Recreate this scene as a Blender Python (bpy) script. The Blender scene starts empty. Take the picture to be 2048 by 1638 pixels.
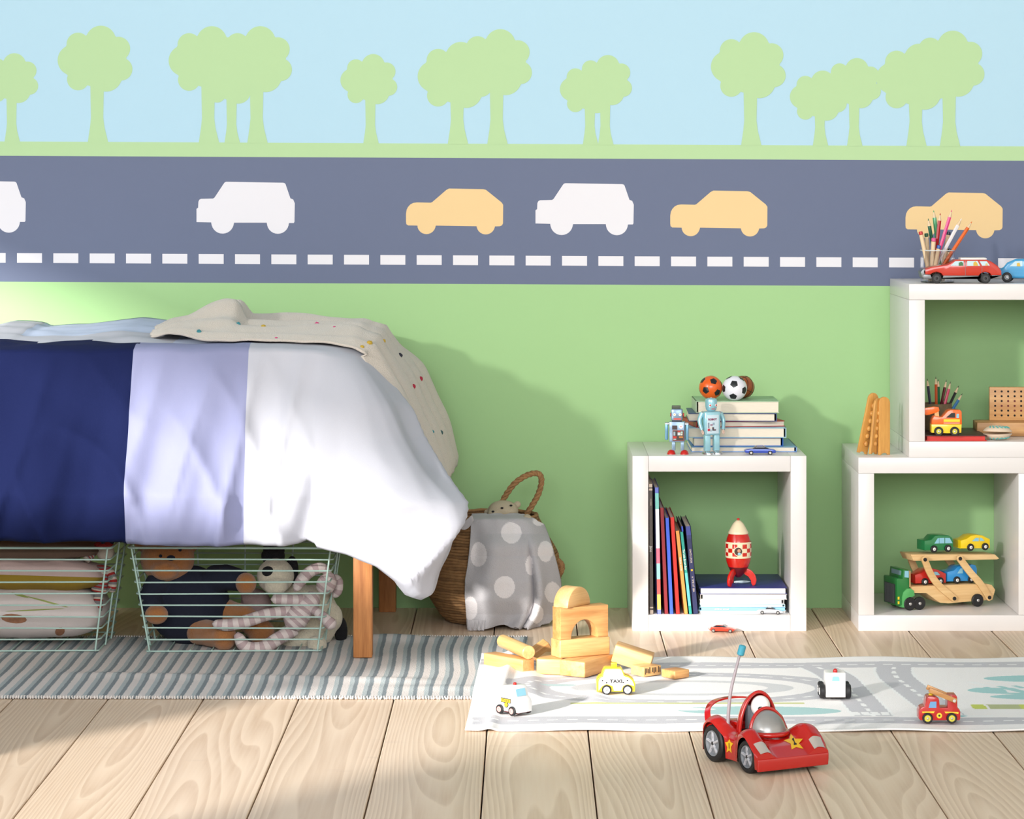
import bpy, bmesh, math, random
import numpy as np
from mathutils import Vector, Matrix, noise
from mathutils.bvhtree import BVHTree

C = bpy.context.scene.collection
PI = math.pi
random.seed(7)

# ---------------------------------------------------------------- camera, light, exposure
# photograph measured as 2048x1638: focal length 5941 px, horizon at row 348, the optical axis at column 1055
F, DW, CX, CY = 5941.0, 6.848, 1055.0, 348.0
sc = bpy.context.scene
cam = bpy.data.cameras.new('camera')
cam.sensor_width = 36.0
cam.lens = F / 2048 * 36
cam.shift_x = -31 / 2048
cam.shift_y = -471 / 2048
cam.clip_end = 60
camo = bpy.data.objects.new('camera', cam)
camo.location = (0, -DW, 1.0)
camo.rotation_euler = (PI / 2, 0, 0)
C.objects.link(camo)
sc.camera = camo
sc.view_settings.view_transform = 'Standard'
sc.view_settings.look = 'None'
sc.view_settings.gamma = 1
sc.view_settings.use_curve_mapping = False
sc.view_settings.exposure = 0.0

SUN = Vector((0.77, 1.0, -0.335)).normalized()
sl = bpy.data.lights.new('sun', 'SUN'); sl.energy = 8.4; sl.angle = math.radians(2.8); sl.color = (1.0, 0.955, 0.90)
so = bpy.data.objects.new('sun', sl); so.rotation_euler = SUN.to_track_quat('-Z', 'Y').to_euler(); so.location = (-4, -6, 3)
C.objects.link(so)

def area(name, loc, direction, sx, sy, e, col):
    l = bpy.data.lights.new(name, 'AREA'); l.shape = 'RECTANGLE'; l.size = sx; l.size_y = sy; l.energy = e; l.color = col
    o = bpy.data.objects.new(name, l); o.location = loc
    o.rotation_euler = Vector(direction).to_track_quat('-Z', 'Y').to_euler()
    C.objects.link(o); return o
# daylight at the tall side window, and frontal fill added behind the camera
area('fill_daylight', (-3.29, -4.4, 2.1), (1, 0, -0.2), 4.2, 3.0, 24, (0.93, 0.97, 1.0))
area('fill_daylight', (0.0, -8.05, 2.2), (0, 1, -0.12), 4.4, 2.0, 265, (0.95, 0.98, 1.0))
w = bpy.data.worlds.new('world'); sc.world = w; w.use_nodes = True
w.node_tree.nodes['Background'].inputs[0].default_value = (0.80, 0.90, 1.0, 1)
w.node_tree.nodes['Background'].inputs[1].default_value = 1.0

# ---------------------------------------------------------------- pixel to room helpers
def P(px, py, y):
    d = DW + y
    return Vector(((px - CX) * d / F, y, 1 - (py - CY) * d / F))
def G(px, py, z=0.0):
    d = F * (1 - z) / (py - CY)
    return Vector(((px - CX) * d / F, d - DW, z))
def interp(x, pts):
    if x <= pts[0][0]: return pts[0][1]
    for (a, fa), (b, fb) in zip(pts, pts[1:]):
        if x <= b: return fa + (fb - fa) * (x - a) / (b - a)
    return pts[-1][1]
def sm(a, b, x):
    t = min(1, max(0, (x - a) / (b - a))); return t * t * (3 - 2 * t)

# ---------------------------------------------------------------- materials
def lin(c):
    r = []
    for v in c[:3]:
        v = v / 255.0
        r.append(v / 12.92 if v <= 0.04045 else ((v + 0.055) / 1.055) ** 2.4)
    return (*r, 1.0)
_M = {}
def mat(name, col, rough=0.5, metal=0.0, var=0.0, vscale=20, bump=0.0, bscale=200, coat=0.0, spec=0.5, sheen=0.0, trans=0.0, attr=False, stretch=(1, 1, 1), sub=0.0):
    if name in _M: return _M[name]
    m = bpy.data.materials.new(name); m.use_nodes = True
    nt = m.node_tree; n = nt.nodes; b = n['Principled BSDF']
    b.inputs['Base Color'].default_value = lin(col)
    b.inputs['Roughness'].default_value = rough
    b.inputs['Metallic'].default_value = metal
    b.inputs['Specular IOR Level'].default_value = spec
    b.inputs['Coat Weight'].default_value = coat
    b.inputs['Sheen Weight'].default_value = sheen
    b.inputs['Transmission Weight'].default_value = trans
    tc = n.new('ShaderNodeTexCoord'); mp = n.new('ShaderNodeMapping'); mp.inputs['Scale'].default_value = stretch
    nt.links.new(tc.outputs['Object'], mp.inputs[0])
    src = None
    if attr:
        a = n.new('ShaderNodeAttribute'); a.attribute_name = 'col'; src = a.outputs['Color']
        nt.links.new(src, b.inputs['Base Color'])
    if var > 0:
        ns = n.new('ShaderNodeTexNoise'); ns.inputs['Scale'].default_value = vscale; ns.inputs['Detail'].default_value = 5
        nt.links.new(mp.outputs[0], ns.inputs['Vector'])
        mr = n.new('ShaderNodeMapRange'); mr.inputs[1].default_value = 0.25; mr.inputs[2].default_value = 0.75
        mr.inputs[3].default_value = 1 - var; mr.inputs[4].default_value = 1 + var
        nt.links.new(ns.outputs['Fac'], mr.inputs[0])
        mx = n.new('ShaderNodeVectorMath'); mx.operation = 'SCALE'
        if src: nt.links.new(src, mx.inputs[0])
        else: mx.inputs[0].default_value = lin(col)[:3]
        nt.links.new(mr.outputs[0], mx.inputs['Scale']); nt.links.new(mx.outputs[0], b.inputs['Base Color'])
    if bump > 0:
        nb = n.new('ShaderNodeTexNoise'); nb.inputs['Scale'].default_value = bscale; nb.inputs['Detail'].default_value = 3
        nt.links.new(mp.outputs[0], nb.inputs['Vector'])
        bp = n.new('ShaderNodeBump'); bp.inputs['Strength'].default_value = bump; bp.inputs['Distance'].default_value = 0.002
        nt.links.new(nb.outputs['Fac'], bp.inputs['Height']); nt.links.new(bp.outputs[0], b.inputs['Normal'])
    _M[name] = m; return m

def wood(name, c1, c2, scale=30, axis='X', rough=0.45, rnd=True, dist=3.0, amt=1.0, stretch=0.08):
    if name in _M: return _M[name]
    m = bpy.data.materials.new(name); m.use_nodes = True
    nt = m.node_tree; n = nt.nodes; L = nt.links.new; b = n['Principled BSDF']; b.inputs['Roughness'].default_value = rough
    tc = n.new('ShaderNodeTexCoord'); mp = n.new('ShaderNodeMapping')
    s = [1, 1, 1]; s['XYZ'.index(axis)] = stretch; mp.inputs['Scale'].default_value = s
    oi = n.new('ShaderNodeObjectInfo'); ml = n.new('ShaderNodeMath'); ml.operation = 'MULTIPLY'; ml.inputs[1].default_value = 40
    L(oi.outputs['Random'], ml.inputs[0])
    cb = n.new('ShaderNodeCombineXYZ')
    for k in range(3): L(ml.outputs[0], cb.inputs[k])
    L(tc.outputs['Object'], mp.inputs[0])
    ad = n.new('ShaderNodeVectorMath'); L(mp.outputs[0], ad.inputs[0]); L(cb.outputs[0], ad.inputs[1])
    ns = n.new('ShaderNodeTexNoise'); ns.inputs['Scale'].default_value = scale; ns.inputs['Detail'].default_value = 6; ns.inputs['Distortion'].default_value = 0.4
    L(ad.outputs[0], ns.inputs['Vector'])
    ns2 = n.new('ShaderNodeTexNoise'); ns2.inputs['Scale'].default_value = scale * 7; ns2.inputs['Detail'].default_value = 3
    L(ad.outputs[0], ns2.inputs['Vector'])
    mm = n.new('ShaderNodeMath'); mm.operation = 'MULTIPLY_ADD'; mm.inputs[1].default_value = 0.35; L(ns2.outputs['Fac'], mm.inputs[0]); L(ns.outputs['Fac'], mm.inputs[2])
    cr = n.new('ShaderNodeValToRGB'); cr.color_ramp.elements[0].position = 0.5; cr.color_ramp.elements[1].position = 0.85
    cr.color_ramp.elements[0].color = lin(c1); cr.color_ramp.elements[1].color = lin(c2)
    L(mm.outputs[0], cr.inputs[0]); L(cr.outputs[0], b.inputs['Base Color'])
    bp = n.new('ShaderNodeBump'); bp.inputs['Strength'].default_value = 0.15; bp.inputs['Distance'].default_value = 0.001
    L(mm.outputs[0], bp.inputs['Height']); L(bp.outputs[0], b.inputs['Normal'])
    _M[name] = m; return m

# ---------------------------------------------------------------- mesh builder
class B:
    def __init__(s): s.v = []; s.f = []; s.mi = []; s.mats = []
    def m(s, mt):
        if mt not in s.mats: s.mats.append(mt)
        return s.mats.index(mt)
    def add(s, vs, fs, mt, M=None):
        o = len(s.v)
        for p in vs:
            p = Vector(p)
            if M is not None: p = M @ p
            s.v.append(p)
        i0 = None if isinstance(mt, list) else s.m(mt)
        for k, f in enumerate(fs):
            s.f.append(tuple(o + q for q in f)); s.mi.append(i0 if i0 is not None else s.m(mt[k]))
        return s
    def bm(s, bm, mt, M=None):
        bm.verts.ensure_lookup_table(); bm.faces.ensure_lookup_table()
        for i, v in enumerate(bm.verts): v.index = i
        s.add([v.co.copy() for v in bm.verts], [[v.index for v in f.verts] for f in bm.faces], mt, M); bm.free(); return s
    def box(s, c, d, mt, M=None, bev=0.0, seg=2):
        bm = bmesh.new(); bmesh.ops.create_cube(bm, size=1)
        for v in bm.verts: v.co = Vector((v.co.x * d[0] + c[0], v.co.y * d[1] + c[1], v.co.z * d[2] + c[2]))
        if bev > 0: bmesh.ops.bevel(bm, geom=list(bm.edges), offset=bev, segments=seg, affect='EDGES', profile=0.5)
        return s.bm(bm, mt, M)
    def prism(s, poly, y0, y1, mt, M=None, bev=0.0, seg=2):
        # poly: (x, z) outline, extruded along y
        bm = bmesh.new()
        a = [bm.verts.new((p[0], y0, p[1])) for p in poly]; b = [bm.verts.new((p[0], y1, p[1])) for p in poly]
        n = len(poly)
        bm.faces.new(a); bm.faces.new(b[::-1])
        for i in range(n): bm.faces.new((a[(i + 1) % n], a[i], b[i], b[(i + 1) % n]))
        bmesh.ops.recalc_face_normals(bm, faces=bm.faces)
        if bev > 0:
            e = [e for e in bm.edges if len({round(v.co.y, 6) for v in e.verts}) == 1]
            bmesh.ops.bevel(bm, geom=e, offset=bev, segments=seg, affect='EDGES', profile=0.5, clamp_overlap=True)
        big = [f for f in bm.faces if len(f.verts) > 4]
        if big: bmesh.ops.triangulate(bm, faces=big)
        return s.bm(bm, mt, M)
    def lathe(s, prof, mt, M=None, seg=20, a0=0, a1=2 * PI):
        # prof: (r, z) about the z axis
        vs = []; fs = []; ms = []; full = abs(a1 - a0 - 2 * PI) < 1e-6; cols = seg if full else seg + 1
        for r, z in [(p[0], p[1]) for p in prof]:
            for k in range(cols):
                a = a0 + (a1 - a0) * k / seg; vs.append((r * math.cos(a), r * math.sin(a), z))
        for i in range(len(prof) - 1):
            for k in range(seg):
                k2 = (k + 1) % cols
                fs.append((i * cols + k, i * cols + k2, (i + 1) * cols + k2, (i + 1) * cols + k))
                ms.append(mt(i, k) if callable(mt) else mt)
        return s.add(vs, fs, ms, M)
    def tube(s, pts, r, mt, M=None, seg=8, closed=False, cap=True):
        pts = [Vector(p) for p in pts]; n = len(pts)
        rr = r if callable(r) else (lambda i, t: r)
        vs = []; fs = []; ms = []; up = None
        for i, p in enumerate(pts):
            if closed: t = pts[(i + 1) % n] - pts[i - 1]
            else: t = pts[min(i + 1, n - 1)] - pts[max(i - 1, 0)]
            if t.length < 1e-9: t = Vector((0, 0, 1))
            t.normalize()
            if up is None:
                up = Vector((0, 0, 1)) if abs(t.z) < 0.9 else Vector((1, 0, 0))
            x = up.cross(t)
            if x.length < 1e-6: x = Vector((1, 0, 0)).cross(t)
            x.normalize(); y = t.cross(x); up = y
            q = rr(i, i / max(1, n - 1))
            for k in range(seg):
                a = 2 * PI * k / seg; vs.append(p + (x * math.cos(a) + y * math.sin(a)) * q)
        for i in range(n if closed else n - 1):
            for k in range(seg):
                j = (i + 1) % n; k2 = (k + 1) % seg
                fs.append((i * seg + k, i * seg + k2, j * seg + k2, j * seg + k)); ms.append(mt(i) if callable(mt) else mt)
        if cap and not closed:
            fs.append(tuple(range(seg))[::-1]); ms.append(mt(0) if callable(mt) else mt)
            fs.append(tuple((n - 1) * seg + k for k in range(seg))); ms.append(mt(n - 2) if callable(mt) else mt)
        return s.add(vs, fs, ms, M)
    def ball(s, c, r, mt, M=None, u=18, v=12):
        if not isinstance(r, (tuple, list)): r = (r, r, r)
        bm = bmesh.new(); bmesh.ops.create_uvsphere(bm, u_segments=u, v_segments=v, radius=1)
        for q in bm.verts: q.co = Vector((q.co.x * r[0] + c[0], q.co.y * r[1] + c[1], q.co.z * r[2] + c[2]))
        return s.bm(bm, mt, M)
    def cyl(s, c0, c1, r, mt, M=None, seg=16, bev=0.0, r2=None):
        c0 = Vector(c0); c1 = Vector(c1); h = (c1 - c0).length; r2 = r if r2 is None else r2
        q = (c1 - c0).to_track_quat('Z', 'Y').to_matrix().to_4x4(); T = Matrix.Translation(c0) @ q
        if M is not None: T = M @ T
        b = bev
        pr = [(0.00001, 0), (r - b, 0), (r, b), (r2, h - b), (r2 - b, h), (0.00001, h)] if b > 0 else [(0.00001, 0), (r, 0), (r2, h), (0.00001, h)]
        return s.lathe(pr, mt, T, seg)
    def grid(s, nu, nv, fn, mt, M=None, flip=False):
        vs = [fn(i / nu, j / nv) for j in range(nv + 1) for i in range(nu + 1)]
        fs = []; ms = []
        for j in range(nv):
            for i in range(nu):
                a = j * (nu + 1) + i; q = (a, a + 1, a + nu + 2, a + nu + 1)
                fs.append(q[::-1] if flip else q); ms.append(mt(i, j) if callable(mt) else mt)
        return s.add(vs, fs, ms, M)

def obj(name, b, parent=None, loc=None, rot=None, smooth=35, mods=None, col=None):
    me = bpy.data.meshes.new(name)
    me.from_pydata([tuple(v) for v in b.v], [], b.f)
    for m_ in b.mats: me.materials.append(m_)
    me.polygons.foreach_set('material_index', b.mi)
    if smooth is not None:
        me.polygons.foreach_set('use_smooth', [True] * len(me.polygons))
        if smooth < 179: me.set_sharp_from_angle(angle=math.radians(smooth))
    if col is not None:
        at = me.color_attributes.new('col', 'FLOAT_COLOR', 'POINT')
        at.data.foreach_set('color', np.asarray(col, dtype=np.float32).ravel())
    me.validate(); me.update()
    o = bpy.data.objects.new(name, me); C.objects.link(o)
    if parent is not None: o.parent = parent
    if loc is not None: o.location = loc
    if rot is not None: o.rotation_euler = rot
    for k in (mods or []):
        md = o.modifiers.new(k[0].title(), k[0])
        for a, v in k[1].items(): setattr(md, a, v)
    return o
def tag(o, label, cat, group=None, kind=None):
    o['label'] = label; o['category'] = cat
    if group: o['group'] = group
    if kind: o['kind'] = kind
    return o
def thing(name, label, cat, loc=(0, 0, 0), rz=0.0, group=None, rot=None):
    o = bpy.data.objects.new(name, None); C.objects.link(o); o.empty_display_size = 0.02
    o.location = loc; o.rotation_euler = rot if rot else (0, 0, rz)
    return tag(o, label, cat, group)
def dup(root, loc, rz, label, group=None):
    r = root.copy(); C.objects.link(r); r.location = loc; r.rotation_euler = (0, 0, rz); r['label'] = label
    if group: r['group'] = group
    for ch in list(root.children):
        c = ch.copy(); C.objects.link(c); c.parent = r
        for g in ch.children:
            d = g.copy(); C.objects.link(d); d.parent = c
    return r
def struct(o): o['kind'] = 'structure'; return o
def text(name, s, size, mt, parent, loc, rot, depth=0.00015, sx=1.0, bold=0.0):
    cu = bpy.data.curves.new('t', 'FONT'); cu.body = s; cu.size = size; cu.extrude = depth; cu.align_x = 'CENTER'; cu.align_y = 'CENTER'
    cu.offset = bold; cu.resolution_u = 3
    t = bpy.data.objects.new('t', cu); C.objects.link(t)
    me = bpy.data.meshes.new_from_object(t.evaluated_get(bpy.context.evaluated_depsgraph_get()))
    bpy.data.objects.remove(t); me.name = name
    me.materials.clear(); me.materials.append(mt)
    o = bpy.data.objects.new(name, me); C.objects.link(o); o.parent = parent; o.location = loc; o.rotation_euler = rot; o.scale = (sx, 1, 1)
    return o
def T(x, y, z): return Matrix.Translation((x, y, z))
def R(a, ax): return Matrix.Rotation(a, 4, ax)
def rrect(w, h, r, n=4, cx=0, cy=0):
    out = []
    for qx, qy, a0 in ((1, 1, 0), (-1, 1, PI / 2), (-1, -1, PI), (1, -1, 1.5 * PI)):
        for k in range(n + 1):
            a = a0 + PI / 2 * k / n
            out.append((cx + qx * (w / 2 - r) + r * math.cos(a), cy + qy * (h / 2 - r) + r * math.sin(a)))
    return out
def arc(cx, cy, r, a0, a1, n=10, ry=None):
    ry = r if ry is None else ry
    return [(cx + r * math.cos(math.radians(a0 + (a1 - a0) * k / n)), cy + ry * math.sin(math.radians(a0 + (a1 - a0) * k / n))) for k in range(n + 1)]
def spline(pts, n=6):
    pts = [Vector(p) for p in pts]; out = []
    for i in range(len(pts) - 1):
        p0 = pts[max(0, i - 1)]; p1 = pts[i]; p2 = pts[i + 1]; p3 = pts[min(len(pts) - 1, i + 2)]
        for k in range(n):
            t = k / n
            out.append(0.5 * ((2 * p1) + (p2 - p0) * t + (2 * p0 - 5 * p1 + 4 * p2 - p3) * t * t + (3 * p1 - p0 - 3 * p2 + p3) * t ** 3))
    out.append(pts[-1]); return out

# ---------------------------------------------------------------- the room
XL, XR, YF, HC = -3.25, 2.9, -8.2, 3.95
TILT = 0.00487
def wall_material():
    m = bpy.data.materials.new('mural_paint'); m.use_nodes = True
    nt = m.node_tree; n = nt.nodes; L = nt.links.new; b = n['Principled BSDF']; b.inputs['Roughness'].default_value = 0.75; b.inputs['Specular IOR Level'].default_value = 0.25
    tc = n.new('ShaderNodeTexCoord'); sp = n.new('ShaderNodeSeparateXYZ'); L(tc.outputs['Object'], sp.inputs[0])
    ma = n.new('ShaderNodeMath'); ma.operation = 'MULTIPLY_ADD'; ma.inputs[1].default_value = TILT
    L(sp.outputs['X'], ma.inputs[0]); L(sp.outputs['Z'], ma.inputs[2])
    col = None
    for z0, c in ((None, GREEN), (0.7457, ROAD), (1.0361, STRIP), (1.0692, SKY)):
        if z0 is None: prev = n.new('ShaderNodeRGB'); prev.outputs[0].default_value = lin(c); col = prev.outputs[0]; continue
        g = n.new('ShaderNodeMath'); g.operation = 'GREATER_THAN'; g.inputs[1].default_value = z0; L(ma.outputs[0], g.inputs[0])
        mx = n.new('ShaderNodeMix'); mx.data_type = 'RGBA'; L(g.outputs[0], mx.inputs[0]); L(col, mx.inputs[6]); mx.inputs[7].default_value = lin(c); col = mx.outputs[2]
    L(col, b.inputs['Base Color'])
    nb = n.new('ShaderNodeTexNoise'); nb.inputs['Scale'].default_value = 260; L(tc.outputs['Object'], nb.inputs['Vector'])
    bp = n.new('ShaderNodeBump'); bp.inputs['Strength'].default_value = 0.05; bp.inputs['Distance'].default_value = 0.001; L(nb.outputs['Fac'], bp.inputs['Height']); L(bp.outputs[0], b.inputs['Normal'])
    return m
GREEN = (158, 197, 140); ROAD = (103, 112, 137); STRIP = (174, 205, 156); SKY = (172, 206, 223)
white_paint = mat('wall_paint', (186, 182, 176), 0.8)
wb = struct(obj('wall_back', B().box(((XL + XR) / 2, 0.05, HC / 2 - 0.05), (XR - XL + .3, 0.1, HC + 0.1), wall_material())))
mural_tree = mat('mural_tree_green', STRIP, 0.75, spec=0.25)
mural_white = mat('mural_white', (222, 221, 227), 0.75, spec=0.25)
mural_yellow = mat('mural_yellow', (226, 196, 146), 0.75, spec=0.25)
def tz(px): return -TILT * (px - CX) / 867.6
def flat(name, polys, mt, off):
    b = B()
    for q, poly in enumerate(polys):
        bm = bmesh.new(); f = bm.faces.new([bm.verts.new((p[0], -off - 0.00012 * q, p[1])) for p in poly]); f.normal_update()
        if f.normal.y > 0: f.normal_flip()
        bmesh.ops.triangulate(bm, faces=bm.faces); b.bm(bm, mt)
    return obj(name, b, wb, smooth=None)
def W(px, py): return ((px - CX) / 867.6, 1 - (py - CY) / 867.6)
LOBES = [(665, 170, 100), (515, 192, 76), (482, 298, 102), (515, 424, 73), (700, 400, 106), (798, 357, 76), (780, 222, 79), (640, 300, 175)]
def crown(cx, cy, s):
    out = []
    for k in range(120):
        a = 2 * PI * k / 120; dx, dy = math.cos(a), math.sin(a); best = 0
        for lx, ly, r in LOBES:
            ox, oy = (lx - 640) / 3.303, (ly - 300) / 3.303; r = r / 3.303
            bq = dx * ox + dy * oy; c = ox * ox + oy * oy - r * r; d = bq * bq - c
            if d > 0: best = max(best, bq + math.sqrt(d))
        out.append(W(cx + dx * best * s, cy + dy * best * s))
    return out
for i, (cx, cy, s) in enumerate([(23, 159, .755), (194, 121, 1), (416, 122, 1), (463, 160, .76), (513, 122, 1), (740.6, 161, .76), (914, 153.5, 1), (993, 128, 1), (1179.6, 179, .76), (1210, 163, .76),
                                 (1500.5, 134, 1), (1639.5, 194, .76), (1708, 169, .76), (1831, 157, 1), (1898, 131, 1)]):
    by = 284 + 0.00488 * cx
    w = s
    tr = [(cx - 13.5 * w, cy + 40 * s), (cx + 14 * w, cy + 40 * s), (cx + 12.5 * w, by - 50 * w), (cx + 15 * w, by - 30 * w), (cx + 22.5 * w, by), (cx - 18.5 * w, by), (cx - 14 * w, by - 30 * w), (cx - 12 * w, by - 50 * w)]
    flat('painted_tree', [crown(cx, cy, s), [W(*p) for p in tr]], mural_tree, 0.0004 + 0.00003 * i)
JEEP = [(72, 292), (72, 210), (82, 203), (84, 165), (90, 153), (100, 148), (175, 146), (184, 140), (240, 55), (248, 45), (258, 42), (610, 48), (620, 51), (625, 58), (655, 145), (672, 152), (682, 175), (680, 290), (676, 298), (646, 298)] + arc(577, 297, 68, 0, 180, 14)[1:-1] + [(508, 296), (305, 296)] + arc(234, 294, 70, 0, 180, 14)[1:-1] + [(163, 294)]
CAR = [(1372, 290), (1372, 240), (1376, 215), (1385, 198), (1400, 182), (1418, 173), (1440, 170), (1525, 172), (1535, 168), (1622, 93), (1640, 84), (1850, 88), (1868, 92), (1965, 170), (1975, 185), (1974, 300), (1968, 312), (1955, 318), (1924, 319)] + arc(1867, 312, 57, 5, 175, 14)[1:-1] + [(1810, 318), (1557, 314)] + arc(1499, 310, 57, 5, 175, 14)[1:-1] + [(1443, 314), (1385, 313), (1374, 305)]
for lx in (-145, 393, 1071): flat('painted_car', [[W(lx + (p[0] - 72) / 3.103, 350 + p[1] / 3.103 + (lx - 393) * 0.0042) for p in JEEP]], mural_white, 0.0004)
for lx in (812, 1340.5, 1811): flat('painted_car', [[W(lx + (p[0] - 1372) / 3.103, 350 + p[1] / 3.103 + (lx - 812) * 0.0078) for p in CAR]], mural_yellow, 0.0004)
for k in range(-1, 28):
    x0 = 34 + 72.67 * k; y0 = 506 + 0.0052 * x0
    flat('painted_dash', [[W(x0, y0), W(x0 + 50, y0 + .2), W(x0 + 50, y0 + 19.7), W(x0, y0 + 19.4)]], mural_white, 0.0004)

def holed(name, axis, pos, u0, u1, z0, z1, holes, mt):
    # a wall in the plane axis = pos with rectangular openings (u0, u1, z0, z1)
    b = B(); th = 0.12
    def bx(a0, a1, c0, c1):
        if a1 - a0 < 1e-5 or c1 - c0 < 1e-5: return
        if axis == 'x': b.box((pos, (a0 + a1) / 2, (c0 + c1) / 2), (th, a1 - a0, c1 - c0), mt)
        else: b.box(((a0 + a1) / 2, pos, (c0 + c1) / 2), (a1 - a0, th, c1 - c0), mt)
    us = sorted({u0, u1, *[h[0] for h in holes], *[h[1] for h in holes]})
    for a, c in zip(us, us[1:]):
        hs = [h for h in holes if h[0] <= a + 1e-6 and h[1] >= c - 1e-6]
        if hs: bx(a, c, z0, hs[0][2]); bx(a, c, hs[0][3], z1)
        else: bx(a, c, z0, z1)
    return struct(obj(name, b, smooth=None))
WL = (-6.75, -2.2, 0.45, 3.75)
holed('wall_left', 'x', XL - 0.06, YF, 0, 0, HC, [WL], white_paint)
holed('wall_front', 'y', YF - 0.06, XL, XR, 0, HC, [(-2.2, 2.2, 1.3, 3.6)], white_paint)
struct(obj('wall_right', B().box((XR + 0.06, YF / 2, HC / 2), (0.12, -YF, HC), white_paint)))
struct(obj('ceiling', B().box(((XL + XR) / 2, YF / 2, HC + 0.05), (XR - XL + 0.24, -YF + 0.24, 0.1), white_paint)))
def window(name, x, y, z0, z1, half, axis):
    b = B(); f = 0.05
    for q in (-half, half):
        c = (x, y + q, (z0 + z1) / 2) if axis == 'x' else (x + q, y, (z0 + z1) / 2)
        b.box(c, (f, f, z1 - z0), white_paint)
    for z in (z0 + f / 2, z1 - f / 2):
        b.box((x, y, z), (f, 2 * half, f) if axis == 'x' else (2 * half, f, f), white_paint)
    return struct(obj(name, b))
window('window_1', XL - 0.06, (WL[0] + WL[1]) / 2, WL[2], WL[3], (WL[1] - WL[0]) / 2 - 0.0, 'x')
window('window_2', 0, YF - 0.06, 1.3, 3.6, 2.175, 'y')

# sheer blind added to dim the sun on the upper wall
bm_ = bpy.data.materials.new('dimming_sheer'); bm_.use_nodes = True
_n = bm_.node_tree.nodes; _l = bm_.node_tree.links; _n.clear()
_o = _n.new('ShaderNodeOutputMaterial'); _a = _n.new('ShaderNodeBsdfTransparent'); _d = _n.new('ShaderNodeBsdfTranslucent'); _x = _n.new('ShaderNodeMixShader')
_a.inputs[0].default_value = (1, 1, 1, 1); _d.inputs[0].default_value = (0.8, 0.8, 0.8, 1); _x.inputs[0].default_value = 0.62
_l.new(_a.outputs[0], _x.inputs[1]); _l.new(_d.outputs[0], _x.inputs[2]); _l.new(_x.outputs[0], _o.inputs[0])
bl_ = thing('dimming_blind', 'unseen sheer blind added to dim the sun on the upper wall', 'blind', (XL - 0.085, (WL[0] + WL[1]) / 2, 1.70))
obj('fabric', B().box((0, 0, 1.025), (0.001, WL[1] - WL[0], 2.05), bm_), bl_)
obj('hem_bar', B().box((0, 0, 0.0), (0.012, WL[1] - WL[0], 0.02), white_paint), bl_)

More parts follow.
